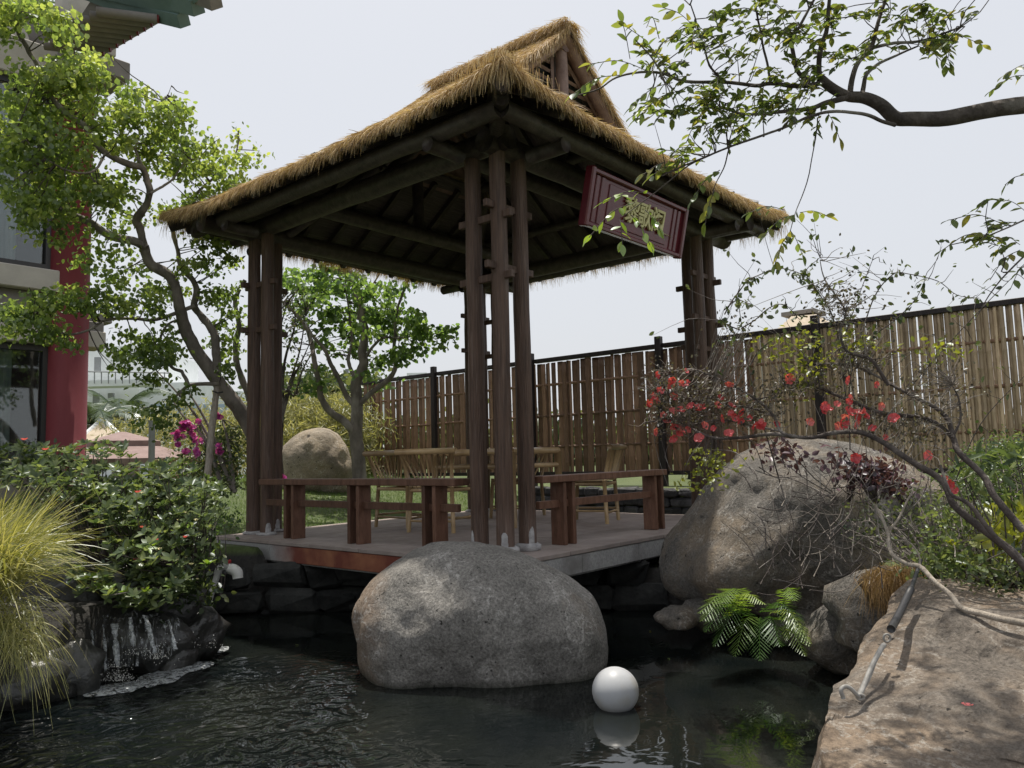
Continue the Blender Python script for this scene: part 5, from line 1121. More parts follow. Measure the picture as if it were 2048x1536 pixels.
leafset('crown', P_, rdir(n, -0.9, 0.8), rdir(n, 1.1, 0.7), RG.uniform(0.055, 0.085, n), M['leafB'], t2, aspect=0.85, rnd=np.clip(0.5+cl*0.9+RG.normal(0, 0.18, n), 0, 1))
twigs(t2, LP, [P_[i] for i in RG.integers(0, n, 150)], M['darkbark'], 0.006)

# thin dark shrubby tree between the two
t3 = thing('bare_shrub_tree', 'thin dark multi-stemmed shrub with sparse small leaves beside the left posts', 'shrub', (*AT(560, 960, 8.8)[:2], 0.2))
LP = []
for pts in ([(565, 960), (560, 850), (575, 780), (600, 700), (612, 620)], [(560, 850), (585, 760), (600, 730), (618, 690)], [(562, 900), (566, 770), (558, 680), (575, 600)], [(575, 780), (590, 790), (605, 740), (628, 700)], [(560, 820), (570, 720), (590, 650), (584, 600)]):
    P_ = limb('stem', pts, 0.020, 0.005, M['darkbark'], t3, 7, d=(8.8, 8.8)); LP += P_
P_, cl = cloud([(590, 640, 36, 60, 240, 8.8, .3), (600, 740, 30, 50, 120, 8.8, .3), (575, 800, 20, 60, 60, 8.8, .2)], 8, 0.05); n = len(P_)
leafset('foliage', P_, rdir(n, -0.3), rdir(n, 0.6), RG.uniform(0.025, 0.045, n), M['leafDark'], t3); twigs(t3, LP, [P_[i] for i in RG.integers(0, n, 70)], M['darkbark'], 0.004)
# magenta bougainvillea and stems left of the posts
bg_ = thing('bougainvillea', 'thin-stemmed bougainvillea with magenta bracts between prop pole and steel post', 'shrub', (*AT(420, 990, 8.2)[:2], 0))
LP = []
for pts in ([(470, 985), (445, 930), (430, 900), (410, 860), (380, 815), (345, 775), (312, 740)], [(465, 980), (430, 880), (400, 820), (375, 782)], [(440, 960), (420, 900), (395, 860), (365, 830), (345, 800)], [(470, 985), (455, 880), (445, 840)], [(410, 980), (418, 900), (400, 850)]):
    LP += limb('stem', pts, 0.022, 0.007, M['bark'], bg_, 7, d=(8.0, 8.2))
bm = {}
def petalmesh(seed, n=5, r_=1.0, mt=None, name='flower', cup=0.35):
    r2 = random.Random(seed); vs = []; fs_ = []
    for k in range(n):
        a = 2*math.pi*k/n+r2.uniform(-.15, .15); rr = r_*r2.uniform(0.85, 1.1); ca, sa = math.cos(a), math.sin(a); i0 = len(vs)
        for (u, v_, z) in ((0, 0, 0), (0.35, 0.26, 0.12), (0.72, 0.52, cup), (1.0, 0.20, cup*0.9), (0.97, -0.2, cup*1.0), (0.70, -0.52, cup*1.1), (0.35, -0.26, 0.12), (0.55, 0, 0.10)):
            vs.append((rr*(u*ca-v_*sa), rr*(u*sa+v_*ca), rr*(z+r2.uniform(-.05, .05))))
        fs_ += [(i0, i0+1, i0+7, i0+6), (i0+1, i0+2, i0+3, i0+7), (i0+7, i0+3, i0+4), (i0+7, i0+4, i0+5, i0+6)]
    return mesh(name, vs, fs_, mt)
mags = [petalmesh(i, 5, 0.035, M['magenta'], 'flower', 0.7) for i in range(3)]
def place(name, me, parent, p, nrm, sc_=1.0):
    o = link(name, me, parent); q = Vector([float(a) for a in nrm]).to_track_quat('Z', 'Y'); o.rotation_mode = 'QUATERNION'; o.rotation_quaternion = q @ Vector((0, 0, 1)).rotation_difference(Vector((0, 0, 1)))
    o.rotation_quaternion = q; o.rotation_quaternion.rotate(Matrix.Rotation(0, 3, 'Z')); o.scale = (sc_,)*3
    o.location = Vector([float(a) for a in p])-Vector(parent.location); return o
for (px, py, n, sx_) in ((368, 852, 18, 11), (356, 876, 10, 8), (383, 860, 6, 6), (438, 833, 6, 4), (440, 900, 6, 6), (395, 884, 5, 6), (566, 955, 4, 4), (396, 905, 5, 5), (372, 905, 4, 4)):
    for _ in range(n): p = AT(px+random.gauss(0, sx_*0.6), py+random.gauss(0, sx_*0.7), 8.0 if px < 500 else 8.6); place('flower', random.choice(mags), bg_, p, rdir(1, 0.2)[0]-FW*0.8)
P_, cl = cloud([(450, 900, 34, 50, 900, 8.3, .3), (430, 960, 50, 40, 700, 8.2, .3), (380, 940, 40, 30, 350, 8.4, .3), (360, 860, 26, 30, 160, 8.2, .2)], 18, 0.06); n = len(P_)
leafset('foliage', P_, rdir(n, -0.2), rdir(n, 0.9), RG.uniform(0.03, 0.055, n), M['leafDark'], bg_, rnd=np.clip(0.45+cl+RG.normal(0, .2, n), 0, 1)); twigs(bg_, LP, [P_[i] for i in RG.integers(0, n, 60)], M['darkbark'], 0.004)

# ------------------------------------------------------------------ bamboo thicket far behind (one mass)
P_, cl = cloud([(450, 870, 60, 60, 2600, 14.5, 1.0), (540, 880, 60, 55, 2600, 14, 1.0), (620, 860, 60, 50, 4000, 13.5, 0.8), (690, 860, 50, 55, 3400, 13.2, 0.8), (640, 810, 60, 18, 1300, 13.6, .6), (560, 820, 60, 25, 1500, 14, .8), (360, 860, 60, 45, 1800, 15.5, 1.0), (280, 870, 50, 30, 800, 16, 1.0), (600, 920, 70, 35, 2400, 13, .6), (700, 930, 20, 30, 900, 12.8, .4)], 30, 0.22); n = len(P_)
o = leafset('bamboo_thicket', P_, rdir(n, -0.7, 0.8), rdir(n, 0.5), RG.uniform(0.09, 0.17, n), M['bambooleaf'], None, aspect=0.16, rnd=np.clip(0.45+cl+RG.normal(0, .25, n), 0, 1)); tag(o, 'pale yellow-green bamboo thicket beyond the lawn, behind the round boulder', None)
P_, cl = cloud([(x, 775+10*math.sin(x), 40, 10, 500, 34, 2) for x in range(560, 760, 40)]+[(x, 892, 50, 26, 500, 18, 1) for x in range(620, 2100, 90)], 30, 0.5); n = len(P_)
o = leafset('distant_greenery', P_, rdir(n, 0), rdir(n, 0.5), RG.uniform(0.15, 0.35, n), M['leafDark'], None, rnd=RG.random(n)); tag(o, 'green scrub beyond the fence and bamboo', None)
# palms
def palm(label, px, py, d, n=11, L_=1.6):
    base = AT(px, py, d); t = thing('palm_tree', label, 'palm', (base[0], base[1], 0), 'palms beyond the brown parasol')
    b = MB(); b.tube([(base[0], base[1], 0), base], [0.16, 0.12], 9); b.build('trunk', M['bark'], t, True)
    for k in range(n):
        a = 2*math.pi*k/n+random.uniform(-.2, .2); el = random.uniform(0.7, 1.6); dv = np.array([math.cos(a), math.sin(a), 0]); pts = []
        for i in range(8): u = i/7; pts.append(base+dv*L_*u*0.9+np.array([0, 0, 1])*(L_*(el*u-1.25*u*u)*0.8))
        V = []; Fc = []
        for i in range(1, 40):
            u = i/40*7; q = int(min(u, 6)); p = pts[q]*(1-(u-q))+pts[q+1]*(u-q); tdir = unit(pts[q+1]-pts[q]); sd3 = unit(np.cross(tdir, [0, 0, 1])); ll = L_*0.30*math.sin(math.pi*min(1, (i/40)**0.7*0.9+0.1))
            for sg in (-1, 1): i0 = len(V); tip = p+sd3*sg*ll*0.8+tdir*ll*0.6-np.array([0, 0, ll*0.35]); V += [p, p+tdir*0.035, tip]; Fc.append((i0, i0+1, i0+2))
        b = MB(); b.add(V, Fc); b.tube(pts, [0.018]*7+[0.006], 4, caps=False); b.build('frond', M['palm'], t)
palm('feathery palm nearest the red column beyond the parasol', 185, 850, 19, 12); palm('feathery palm in the middle, over the tan roof', 238, 826, 21, 13, 1.7); palm('feathery palm to the right, before the white block', 268, 838, 22, 11, 1.5)

# ------------------------------------------------------------------ overhanging tree at the upper right
ot = thing('overhanging_tree', 'dark overhanging branch with sparse oval leaves reaching in from the upper right', 'tree', (*AT(2700, 1200, 2.7)[:2], 0))
LP = []
def l3(pts, r0, r1, d0, d1, name='branch'): LP.extend(spline([np.array(q) for q in pxline(pts, d0, d1)], [1]*len(pts), 5)[0]); limb(name, pts, r0, r1, M['darkbark'], ot, 10, d=(d0, d1), wob=0.004)
l3([(2740, 1500), (2720, 1000), (2640, 500), (2480, 300), (2300, 225), (2160, 205), (2048, 210), (1972, 221), (1895, 236), (1819, 238), (1790, 236), (1764, 213), (1731, 196), (1694, 192), (1666, 178), (1640, 155)], 0.040, 0.015, 2.75, 2.65, 'trunk')
l3([(1639, 155), (1637, 120), (1642, 92), (1655, 57), (1658, 0), (1665, -80)], 0.010, 0.005, 2.65, 2.6)
l3([(1701, 185), (1705, 153), (1718, 122), (1742, 96), (1751, 66), (1762, 26), (1780, -30)], 0.010, 0.005, 2.66, 2.7)
l3([(1742, 96), (1788, 86), (1836, 83), (1873, 72), (1920, 55)], 0.006, 0.003, 2.68, 2.75)
l3([(1725, 190), (1731, 153), (1753, 131), (1786, 114), (1836, 92)], 0.008, 0.003, 2.66, 2.8)
l3([(1790, 250), (1766, 243), (1740, 232), (1709, 225), (1666, 223), (1622, 232), (1569, 255), (1495, 281), (1430, 305), (1364, 334), (1325, 352)], 0.007, 0.002, 2.65, 2.4)
l3([(1694, 196), (1655, 205), (1622, 217), (1560, 224), (1495, 228), (1440, 215)], 0.010, 0.003, 2.65, 2.5)
l3([(1650, 165), (1598, 172), (1542, 167), (1510, 171), (1452, 164), (1372, 163), (1323, 146), (1282, 144), (1232, 155), (1197, 179), (1140, 194)], 0.008, 0.0018, 2.65, 2.35)
l3([(1541, 167), (1534, 126), (1519, 56), (1505, -20)], 0.0045, 0.003, 2.6, 2.6)
l3([(1620, 165), (1595, 141), (1583, 82), (1598, 53), (1633, -10)], 0.008, 0.004, 2.64, 2.6)
l3([(1323, 146), (1300, 110), (1270, 80)], 0.003, 0.0015, 2.4, 2.35); l3([(1452, 164), (1420, 130), (1400, 70), (1380, 10)], 0.004, 0.002, 2.5, 2.45)
l3([(1636, 235), (1634, 262), (1613, 366), (1589, 430), (1570, 500)], 0.0022, 0.0012, 2.63, 2.6)
l3([(1430, 305), (1380, 330), (1330, 370), (1290, 400), (1250, 430)], 0.0025, 0.0012, 2.45, 2.4); l3([(1460, 290), (1450, 330), (1430, 370), (1420, 420)], 0.0025, 0.0012, 2.48, 2.45)
l3([(2100, 205), (2080, 150), (2060, 90)], 0.006, 0.003, 2.7, 2.6); l3([(2500, 320), (2250, 380), (2090, 480), (2000, 560), (1950, 640)], 0.006, 0.001, 2.6, 2.4)
l3([(2250, 380), (2100, 420), (1980, 470), (1900, 490)], 0.004, 0.0015, 2.6, 2.5)
LEAF = []
def ovalleaf(seed, mt, w_=0.5):
    r2 = random.Random(seed); vs = []; n = 7; cur = r2.uniform(0.05, 0.2); fo_ = r2.uniform(0.08, 0.25)
    for i in range(n+1):
        u = i/n; ww = w_*0.5*math.sin(math.pi*min(1, u*0.93+0.035))**0.8*(1 if u < 0.6 else 1-(u-0.6)*0.5); z = -cur*u*u
        vs += [(-ww, u, z+ww*fo_), (0, u, z), (ww, u, z+ww*fo_)]
    fs_ = []
    for i in range(n): fs_ += [(3*i, 3*i+1, 3*i+4, 3*i+3), (3*i+1, 3*i+2, 3*i+5, 3*i+4)]
    return mesh('leaf', vs, fs_, mt, True)
ovC = [ovalleaf(i, M['leafC'], 0.52) for i in range(4)]; ovL = [ovalleaf(i+9, M['leafLime'], 0.5) for i in range(3)]
def leafobj(parent, me, p, T, Nn, s):
    T = unit(np.array(T, float)); S = unit(np.cross(T, Nn)); Nn = np.cross(S, T); p = np.array(p)-np.array(parent.location)
    o = link('leaf', me, parent); o.matrix_local = Matrix(((S[0]*s, T[0]*s, Nn[0]*s, p[0]), (S[1]*s, T[1]*s, Nn[1]*s, p[1]), (S[2]*s, T[2]*s, Nn[2]*s, p[2]), (0, 0, 0, 1))); return o
sprP = []; sprT = []; sprN = []; sprS = []; nobj = 0
tw = MB()
def spray(x0, y0, x1, y1, d0, d1, n=9, s=0.038, lime=False, obj=True, droop=0.02):
    global nobj
    a = AT(x0, y0, d0); c_ = AT(x1, y1, d1); ln = np.linalg.norm(c_-a); mid = (a+c_)/2+np.array([0, 0, 0.12*ln]); pts, _ = spline([a, mid, c_], [1, 1, 1], 6)
    tw.tube(pts, [0.0013]*len(pts), 4, caps=False)
    for i in range(n):
        u = (i+0.6)/n; k = u*(len(pts)-1); q = int(min(k, len(pts)-2)); p = pts[q]*(1-(k-q))+pts[q+1]*(k-q); t = unit(pts[q+1]-pts[q]); sd3 = unit(np.cross(t, [0, 0, 1])+RG.normal(0, 0.15, 3)); sg = 1 if i % 2 else -1
        T = unit(sd3*sg*0.9+t*0.65+np.array([0, 0, -0.35])+RG.normal(0, 0.25, 3)); N_ = np.array([0, 0, 1.0])+RG.normal(0, 0.45, 3); ss = s*random.uniform(0.75, 1.15)
        if obj and nobj < 298: leafobj(ot, random.choice(ovL if lime else ovC), p, T, N_, ss); nobj += 1
        else: sprP.append(p); sprT.append(T); sprN.append(N_); sprS.append(ss)
    if obj and nobj < 298: leafobj(ot, random.choice(ovL if lime else ovC), pts[-1], unit(pts[-1]-pts[-2]), [0, 0, 1], s)
# hand-placed sprays (the ones that stand out against roof, sign and sky)
for a in ((1240, 150, 1145, 190, 2.36, 2.34, 9), (1300, 144, 1180, 128, 2.38, 2.36, 10), (1330, 135, 1255, 55, 2.4, 2.38, 11), (1360, 150, 1290, 95, 2.4, 2.4, 9), (1395, 60, 1325, 15, 2.45, 2.4, 9), (1345, 165, 1262, 215, 2.4, 2.38, 9),
          (1365, 180, 1270, 240, 2.4, 2.38, 9), (1585, 130, 1680, 70, 2.6, 2.6, 8), (1260, 118, 1245, 45, 2.4, 2.38, 4), (1460, 120, 1400, 55, 2.45, 2.45, 8), (1500, 80, 1440, 30, 2.55, 2.5, 8), (1430, 60, 1480, 0, 2.5, 2.5, 8), (1838, 85, 1930, 20, 2.75, 2.75, 9),
          (1860, 78, 1965, 90, 2.75, 2.8, 9), (1836, 92, 1895, 135, 2.75, 2.75, 7), (1873, 72, 1900, 128, 2.7, 2.7, 6), (2060, 150, 1985, 180, 2.62, 2.6, 8), (2080, 130, 2010, 150, 2.62, 2.6, 7), (1655, 225, 1680, 280, 2.6, 2.6, 6), (1634, 240, 1660, 200, 2.6, 2.6, 5)):
    spray(*a)
for a in ((1300, 388, 1205, 405, 2.36, 2.3, 7), (1270, 405, 1178, 475, 2.36, 2.3, 8), (1262, 430, 1300, 490, 2.36, 2.33, 5), (1240, 440, 1245, 490, 2.36, 2.32, 4), (1290, 420, 1320, 460, 2.36, 2.34, 5), (1255, 400, 1240, 392, 2.36, 2.3, 4)): spray(*a, s=0.036, lime=True)
for a in ((1365, 325, 1285, 350, 2.42, 2.36, 8), (1350, 335, 1300, 355, 2.42, 2.4, 7), (1380, 320, 1330, 300, 2.42, 2.4, 6), (1440, 340, 1385, 400, 2.45, 2.42, 7), (1430, 380, 1410, 450, 2.45, 2.42, 8), (1590, 430, 1530, 470, 2.6, 2.55, 8), (1600, 425, 1655, 432, 2.6, 2.6, 8), (1575, 470, 1550, 528, 2.58, 2.55, 9), (1580, 460, 1605, 510, 2.58, 2.58, 7),
          (1570, 420, 1500, 425, 2.6, 2.56, 6), (1980, 470, 1885, 500, 2.5, 2.45, 8), (2010, 450, 1900, 440, 2.5, 2.45, 9), (2060, 430, 1990, 400, 2.55, 2.5, 7), (2040, 500, 1980, 560, 2.5, 2.45, 8), (2060, 520, 2020, 580, 2.5, 2.45, 6), (2048, 350, 2010, 370, 2.6, 2.6, 4)): spray(*a)
# mass of leaves
R3 = random.Random(3)
for (px, py, rx, ry, k, d, lm) in ((1380, 110, 60, 50, 10, 2.42, 0), (1420, 70, 60, 45, 8, 2.45, 0), (1500, 40, 60, 40, 9, 2.5, 0), (1480, 110, 60, 35, 7, 2.5, 0), (1590, 60, 60, 50, 12, 2.6, 0), (1650, 90, 45, 40, 8, 2.6, 0), (1370, 215, 80, 28, 14, 2.42, 0), (1460, 190, 70, 26, 14, 2.45, 0), (1430, 240, 80, 26, 10, 2.42, 0),
          (1560, 190, 60, 30, 12, 2.55, 0), (1540, 240, 60, 24, 9, 2.5, 0), (1620, 130, 40, 30, 8, 2.6, 0), (1370, 310, 30, 30, 5, 2.42, 0), (1780, 40, 60, 35, 8, 2.7, 0), (1870, 30, 70, 26, 14, 2.72, 0), (1900, 75, 50, 26, 9, 2.75, 0), (1720, 110, 50, 24, 7, 2.68, 0), (2000, 450, 40, 40, 8, 2.5, 0), (1640, 240, 40, 20, 4, 2.6, 0), (1680, 20, 50, 26, 6, 2.65, 0)):
    for _ in range(int(k*1.2)):
        x, y = px+R3.gauss(0, rx*0.55), py+R3.gauss(0, ry*0.6); a = R3.uniform(0, 6.28); l_ = R3.uniform(35, 70); spray(x, y, x-abs(math.cos(a))*l_*0.9, y+math.sin(a)*l_*0.5+8, d+R3.gauss(0, 0.08), d+R3.gauss(0, 0.1), R3.randint(6, 10), 0.032, obj=False)
# crown going on above and to the right of the frame
for _ in range(230):
    x, y = R3.uniform(1500, 3000), R3.uniform(-700, -20); a = R3.uniform(0, 6.28); d = R3.uniform(2.3, 3.4); spray(x, y, x+math.cos(a)*60, y+math.sin(a)*50, d, d+R3.gauss(0, .1), 9, 0.042, obj=False)
kk = 0
while kk < 420:
    p = np.array([R3.uniform(-2.6, 0.9), R3.uniform(-3.3, -1.0), R3.uniform(1.9, 3.2)]); q = p-CAM; dd = q@FW
    if dd < 0.5: continue
    px, py = CX+F*(q@RT)/dd, CY-F*(q@UP)/dd
    if py > -60 or px < 1300: continue
    a = R3.uniform(0, 6.28); spray(px, py, px+math.cos(a)*70, min(py+math.sin(a)*50, -40), dd, dd+R3.gauss(0, .1), 10, 0.05, obj=False); kk += 1
for pts in ([(2480, 300), (2300, 0), (2000, -250), (1700, -400)], [(2600, 450), (2700, 0), (2500, -400)], [(2300, 0), (2400, -300), (2200, -600)]): l3(pts, 0.04, 0.01, 2.7, 2.8)
tw.v = [tuple(p) for p in tw.v]; o = tw.build('twig', M['darkbark'], ot, True); o['kind'] = 'stuff'
leafset('foliage', np.array(sprP), np.array(sprT), np.array(sprN), np.array(sprS), M['leafCs'], ot, aspect=0.5, rnd=np.clip(RG.normal(0.42, 0.27, len(sprP)), 0, 1))
twigs(ot, LP, [np.array(p) for p in sprP[::11]], M['darkbark'], 0.0016, 4, far=0.35)

# ------------------------------------------------------------------ red flowering shrub at the right
fs3 = thing('flowering_shrub', 'arching grey-stemmed shrub with coral red flowers in front of the fence and huge boulder', 'shrub', (*AT(2060, 1200, 2.9)[:2], 0.1))
LP = []
def l4(pts, r0, r1, d0, d1, name='branch', par=None, mt='darkbark', rec=True):
    q = limb(name, pts, r0, r1, M[mt], par or fs3, 9, d=(d0, d1), wob=0.004)
    if rec: LP.extend(spline([np.array(a) for a in q], [1]*len(q), 4)[0])
l4([(2120, 1240), (2048, 1130), (1992, 1078), (1914, 1016), (1883, 961), (1828, 926), (1770, 887), (1730, 867), (1699, 863), (1660, 867), (1625, 875), (1590, 873), (1562, 863), (1547, 832), (1516, 801), (1469, 773), (1418, 750), (1380, 738), (1340, 745)], 0.016, 0.003, 2.9, 3.9, 'trunk')
l4([(1590, 873), (1540, 868), (1484, 875), (1426, 875), (1379, 855), (1340, 840), (1290, 845)], 0.010, 0.003, 3.6, 3.95)
l4([(2048, 1062), (1992, 996), (1965, 949), (1914, 902), (1906, 875), (1859, 840), (1816, 832), (1758, 824), (1699, 801), (1641, 777), (1602, 766), (1570, 770), (1539, 793), (1500, 800)], 0.014, 0.0025, 3.0, 3.8)
l4([(1914, 902), (1891, 832), (1836, 797), (1789, 773), (1750, 750), (1699, 730), (1621, 727)], 0.011, 0.003, 3.2, 3.6)
l4([(1777, 770), (1742, 719), (1695, 703), (1680, 660), (1690, 620), (1650, 560), (1640, 520)], 0.009, 0.0015, 3.4, 3.4)
l4([(2100, 1180), (2000, 1085), (1940, 1010), (1900, 985), (1880, 930)], 0.011, 0.005, 2.8, 3.0)
l4([(1547, 832), (1500, 815), (1450, 810), (1400, 800), (1350, 790), (1310, 780)], 0.006, 0.002, 3.7, 3.95)
l4([(1469, 773), (1430, 790), (1390, 820), (1350, 850)], 0.004, 0.0015, 3.75, 3.95)
l4([(1562, 863), (1500, 850), (1440, 840), (1380, 850), (1310, 870)], 0.005, 0.0015, 3.65, 3.95)
l4([(1906, 875), (1920, 840), (1918, 800), (1905, 770)], 0.006, 0.002, 3.1, 3.1)
flm = [petalmesh(i, 5, 0.031, M['flower'], 'flower', 0.45) for i in range(5)]
FL = [(random.gauss(260, 95), random.gauss(800, 75)) for _ in range(9)]+[(random.gauss(620, 120), random.gauss(850, 45)) for _ in range(8)]+[(160, 640), (235, 665), (312, 622), (293, 678), (255, 745), (150, 760), (120, 780), (285, 822), (197, 845), (400, 805), (490, 757), (538, 680), (545, 800), (470, 795), (838, 660), (1130, 665), (1282, 688), (640, 860), (700, 900), (770, 895), (650, 905), (402, 900), (250, 895), (282, 930), (150, 930), (528, 942), (330, 915), (950, 880), (1025, 800), (1010, 822), (1050, 820), (1085, 790), (1147, 757), (1150, 775), (1145, 830), (1130, 850), (1195, 835), (1185, 855), (1225, 850), (1120, 890), (1178, 890), (1265, 915), (1330, 963), (1378, 865), (1305, 800), (1545, 1052), (1440, 1072), (1630, 1175), (1670, 1190), (1675, 1230), (1175, 1065), (178, 720), (230, 690), (700, 880), (690, 910), (1105, 900), (1220, 830), (165, 775), (135, 745)]
for (x, y) in FL:
    px, py = 1250+x/2.56, 500+y/2.56; d = 3.95-0.9*max(0, min(1, (px-1300)/700)); p = AT(px, py, d-0.03); place('flower', random.choice(flm), fs3, p, rdir(1, 0.3, 0.6)[0]-FW*1.1, random.uniform(0.5, 0.85))
p = AT(1935, 1411, 1.80); fl0 = link('fallen_flower', petalmesh(77, 4, 0.012, M['flower'], 'fallen_flower', 0.3)); fl0.location = Vector(p.tolist()); tag(fl0, 'small fallen coral petal lying on the foreground boulder', 'flower')
tips = []
for (px, py, rx, ry, k, d) in ((1330, 760, 45, 30, 50, 3.95), (1350, 820, 50, 40, 80, 3.9), (1420, 800, 55, 40, 75, 3.8), (1500, 830, 50, 30, 40, 3.75), (1560, 790, 50, 40, 40, 3.65), (1640, 760, 60, 40, 40, 3.6), (1720, 700, 60, 60, 50, 3.5), (1680, 600, 50, 50, 34, 3.4), (1740, 830, 70, 40, 46, 3.5), (1830, 860, 60, 40, 40, 3.3), (1880, 760, 60, 60, 34, 3.2), (1480, 680, 40, 60, 26, 3.7)):
    for _ in range(int(k*2.4)): tips.append(AT(px+random.gauss(0, rx*0.6), py+random.gauss(0, ry*0.6), d+random.gauss(0, 0.08)))
twigs(fs3, LP, tips, M['bark'], 0.0014, 4)
P_ = np.repeat(np.array(tips), 3, 0)+RG.normal(0, 0.022, (len(tips)*3, 3)); n = len(P_); leafset('foliage', P_, rdir(n), rdir(n, 0.7), RG.uniform(0.011, 0.021, n), M['leafBrown'], fs3, rnd=np.clip(RG.normal(0.35, .3, n), 0, 1))
cb = cloud([(1640, 700, 50, 30, 100, 3.6, .1), (1700, 690, 40, 20, 90, 3.5, .1), (1600, 780, 30, 20, 50, 3.6, .1), (1420, 920, 26, 30, 120, 3.9, .1), (1400, 960, 30, 14, 60, 3.9, .1), (1620, 740, 40, 20, 60, 3.6, .1), (1850, 700, 60, 14, 50, 3.3, .1), (1560, 700, 40, 30, 60, 3.7, .1)], 6, 0.05)[0]; n = len(cb)
leafset('lime_foliage', cb, rdir(n), rdir(n, 0.9, 0.5), RG.uniform(0.022, 0.036, n), M['leafYel'], fs3, rnd=np.clip(RG.normal(0.3, .25, n), 0, 1)); twigs(fs3, LP, [q for q in cb[::5]], M['darkbark'], 0.0014, 4)
# weeping arches with small oval leaves
wa = thing('arching_twig_shrub', 'thin arching twigs with dark oval leaves rising above the fence top at right', 'shrub', (*AT(1700, 1000, 3.9)[:2], 0.2))
WP = []; ap_ = []; at_ = []
for pts in ([(1570, 1000), (1530, 860), (1504, 766), (1484, 656), (1475, 586)], [(1449, 629), (1462, 605), (1476, 586), (1495, 562), (1516, 551), (1555, 537), (1590, 543), (1617, 559), (1650, 600), (1680, 680)], [(1700, 900), (1700, 760), (1734, 633), (1758, 578), (1789, 547), (1812, 547), (1875, 562), (1914, 590), (1958, 596)],
            [(1700, 860), (1672, 656), (1640, 590), (1612, 545), (1640, 515)], [(1710, 800), (1690, 690), (1715, 600), (1745, 520)], [(1484, 656), (1510, 640), (1540, 615), (1570, 610), (1600, 640)], [(1500, 730), (1520, 700), (1560, 670), (1600, 665), (1640, 690)], [(1680, 760), (1740, 680), (1790, 640), (1830, 600), (1850, 560)],
            [(1448, 620), (1475, 600), (1500, 610)], [(1760, 850), (1850, 740), (1960, 620), (2060, 520)], [(1900, 990), (1960, 850), (2060, 740)], [(1480, 660), (1455, 650), (1440, 640)]):
    q = limb('twig', pts, 0.0038, 0.0014, M['darkbark'], wa, 5, d=(3.9, 3.7)); s_, _ = spline([np.array(a) for a in q], [1]*len(q), 7); WP += s_[len(s_)//3:]
for p in WP[:]:
    for _ in range(2):
        if random.random() < 0.62: ap_.append(p+RG.normal(0, 0.006, 3)); at_.append(rdir(1, -0.6, 0.8)[0])
tw2 = [p+RG.normal(0, 0.12, 3) for p in WP[::2]]; twigs(wa, WP, tw2, M['darkbark'], 0.0013, 4)
for p in tw2: 
    for _ in range(2): ap_.append(p+RG.normal(0, 0.012, 3)); at_.append(rdir(1, 0, 0.8)[0])
n = len(ap_); leafset('foliage', np.array(ap_), np.array(at_), rdir(n, 0.5), RG.uniform(0.018, 0.04, n), M['leafDark'], wa, aspect=0.6)
# purple-leaved plant, hedge, yellow plant, ground scrub around the big boulder
def bush(name, label, blobs, size, mt, clump=14, cr=0.06, asp=0.6, cat='shrub', stems=30, tipup=0.2, nm=0.9, stm='darkbark', mean=0.45):
    P_, cl = cloud(blobs, clump, cr); n = len(P_); c_ = P_.mean(0); c_[2] = P_[:, 2].min(); t = thing(name, label, cat, c_)
    leafset('foliage', P_, rdir(n, tipup), rdir(n, nm), RG.uniform(size[0], size[1], n), M[mt], t, aspect=asp, rnd=np.clip(mean+cl+RG.normal(0, .2, n), 0, 1))
    if stems: 
        base = [c_+RG.normal(0, 0.08, 3)*np.array([1, 1, 0]) for _ in range(4)]; twigs(t, base, [P_[i] for i in RG.integers(0, n, stems)], M[stm], 0.004, 5, 'stem')
    return t
bush('purple_shrub', 'purple-leaved shrub growing over the top of the huge boulder', [(1745, 950, 36, 20, 330, 4.3, .15), (1700, 930, 40, 14, 90, 4.4, .15), (1790, 975, 26, 16, 110, 4.2, .1), (1620, 915, 60, 14, 60, 4.5, .1), (1560, 905, 30, 12, 60, 4.6, .1)], (0.03, 0.055), 'leafPurple')
bush('clipped_hedge', 'dense clipped green hedge in front of the fence at the right edge', [(1990, 930, 50, 34, 2600, 5.6, .3), (2050, 920, 50, 40, 2600, 5.6, .3), (1960, 980, 50, 30, 1600, 5.4, .3), (2040, 990, 60, 40, 2200, 5.4, .3), (1920, 975, 30, 20, 500, 5.3, .2)], (0.018, 0.032), 'leafDs', 30, 0.10, 0.6, 'hedge', 0)
bush('yellow_leaf_plant', 'yellow-leaved plant behind the branches at the right edge', [(2030, 1050, 34, 24, 130, 3.6, .15), (2040, 1090, 30, 20, 110, 3.5, .15), (1990, 1120, 20, 14, 40, 3.4, .1)], (0.05, 0.09), 'leafYel', 10, 0.06, 0.5, stems=12, mean=0.6)
bush('low_green_plant', 'small green-leaved plant between the huge boulder and the foreground boulder', [(1900, 1050, 40, 30, 260, 3.6, .15), (1880, 1110, 34, 30, 300, 3.5, .15), (1920, 1130, 34, 20, 200, 3.4, .12), (1860, 1140, 24, 14, 120, 3.4, .1)], (0.02, 0.036), 'leafDs', 16, 0.05, stems=24, mean=0.6)
bush('low_green_plant', 'grey-green twiggy ground shrub at the right edge above the foreground boulder', [(1980, 1170, 60, 30, 300, 3.2, .15), (2040, 1140, 50, 40, 300, 3.2, .15), (1960, 1060, 60, 40, 340, 3.8, .2), (1850, 1010, 50, 36, 260, 4.1, .2), (1800, 1060, 60, 50, 320, 4.0, .2), (1930, 1010, 60, 30, 240, 3.9, .2), (1740, 1040, 50, 50, 220, 4.2, .15)], (0.014, 0.028), 'leafDark', 8, 0.05, stems=170, mean=0.6, stm='bark')
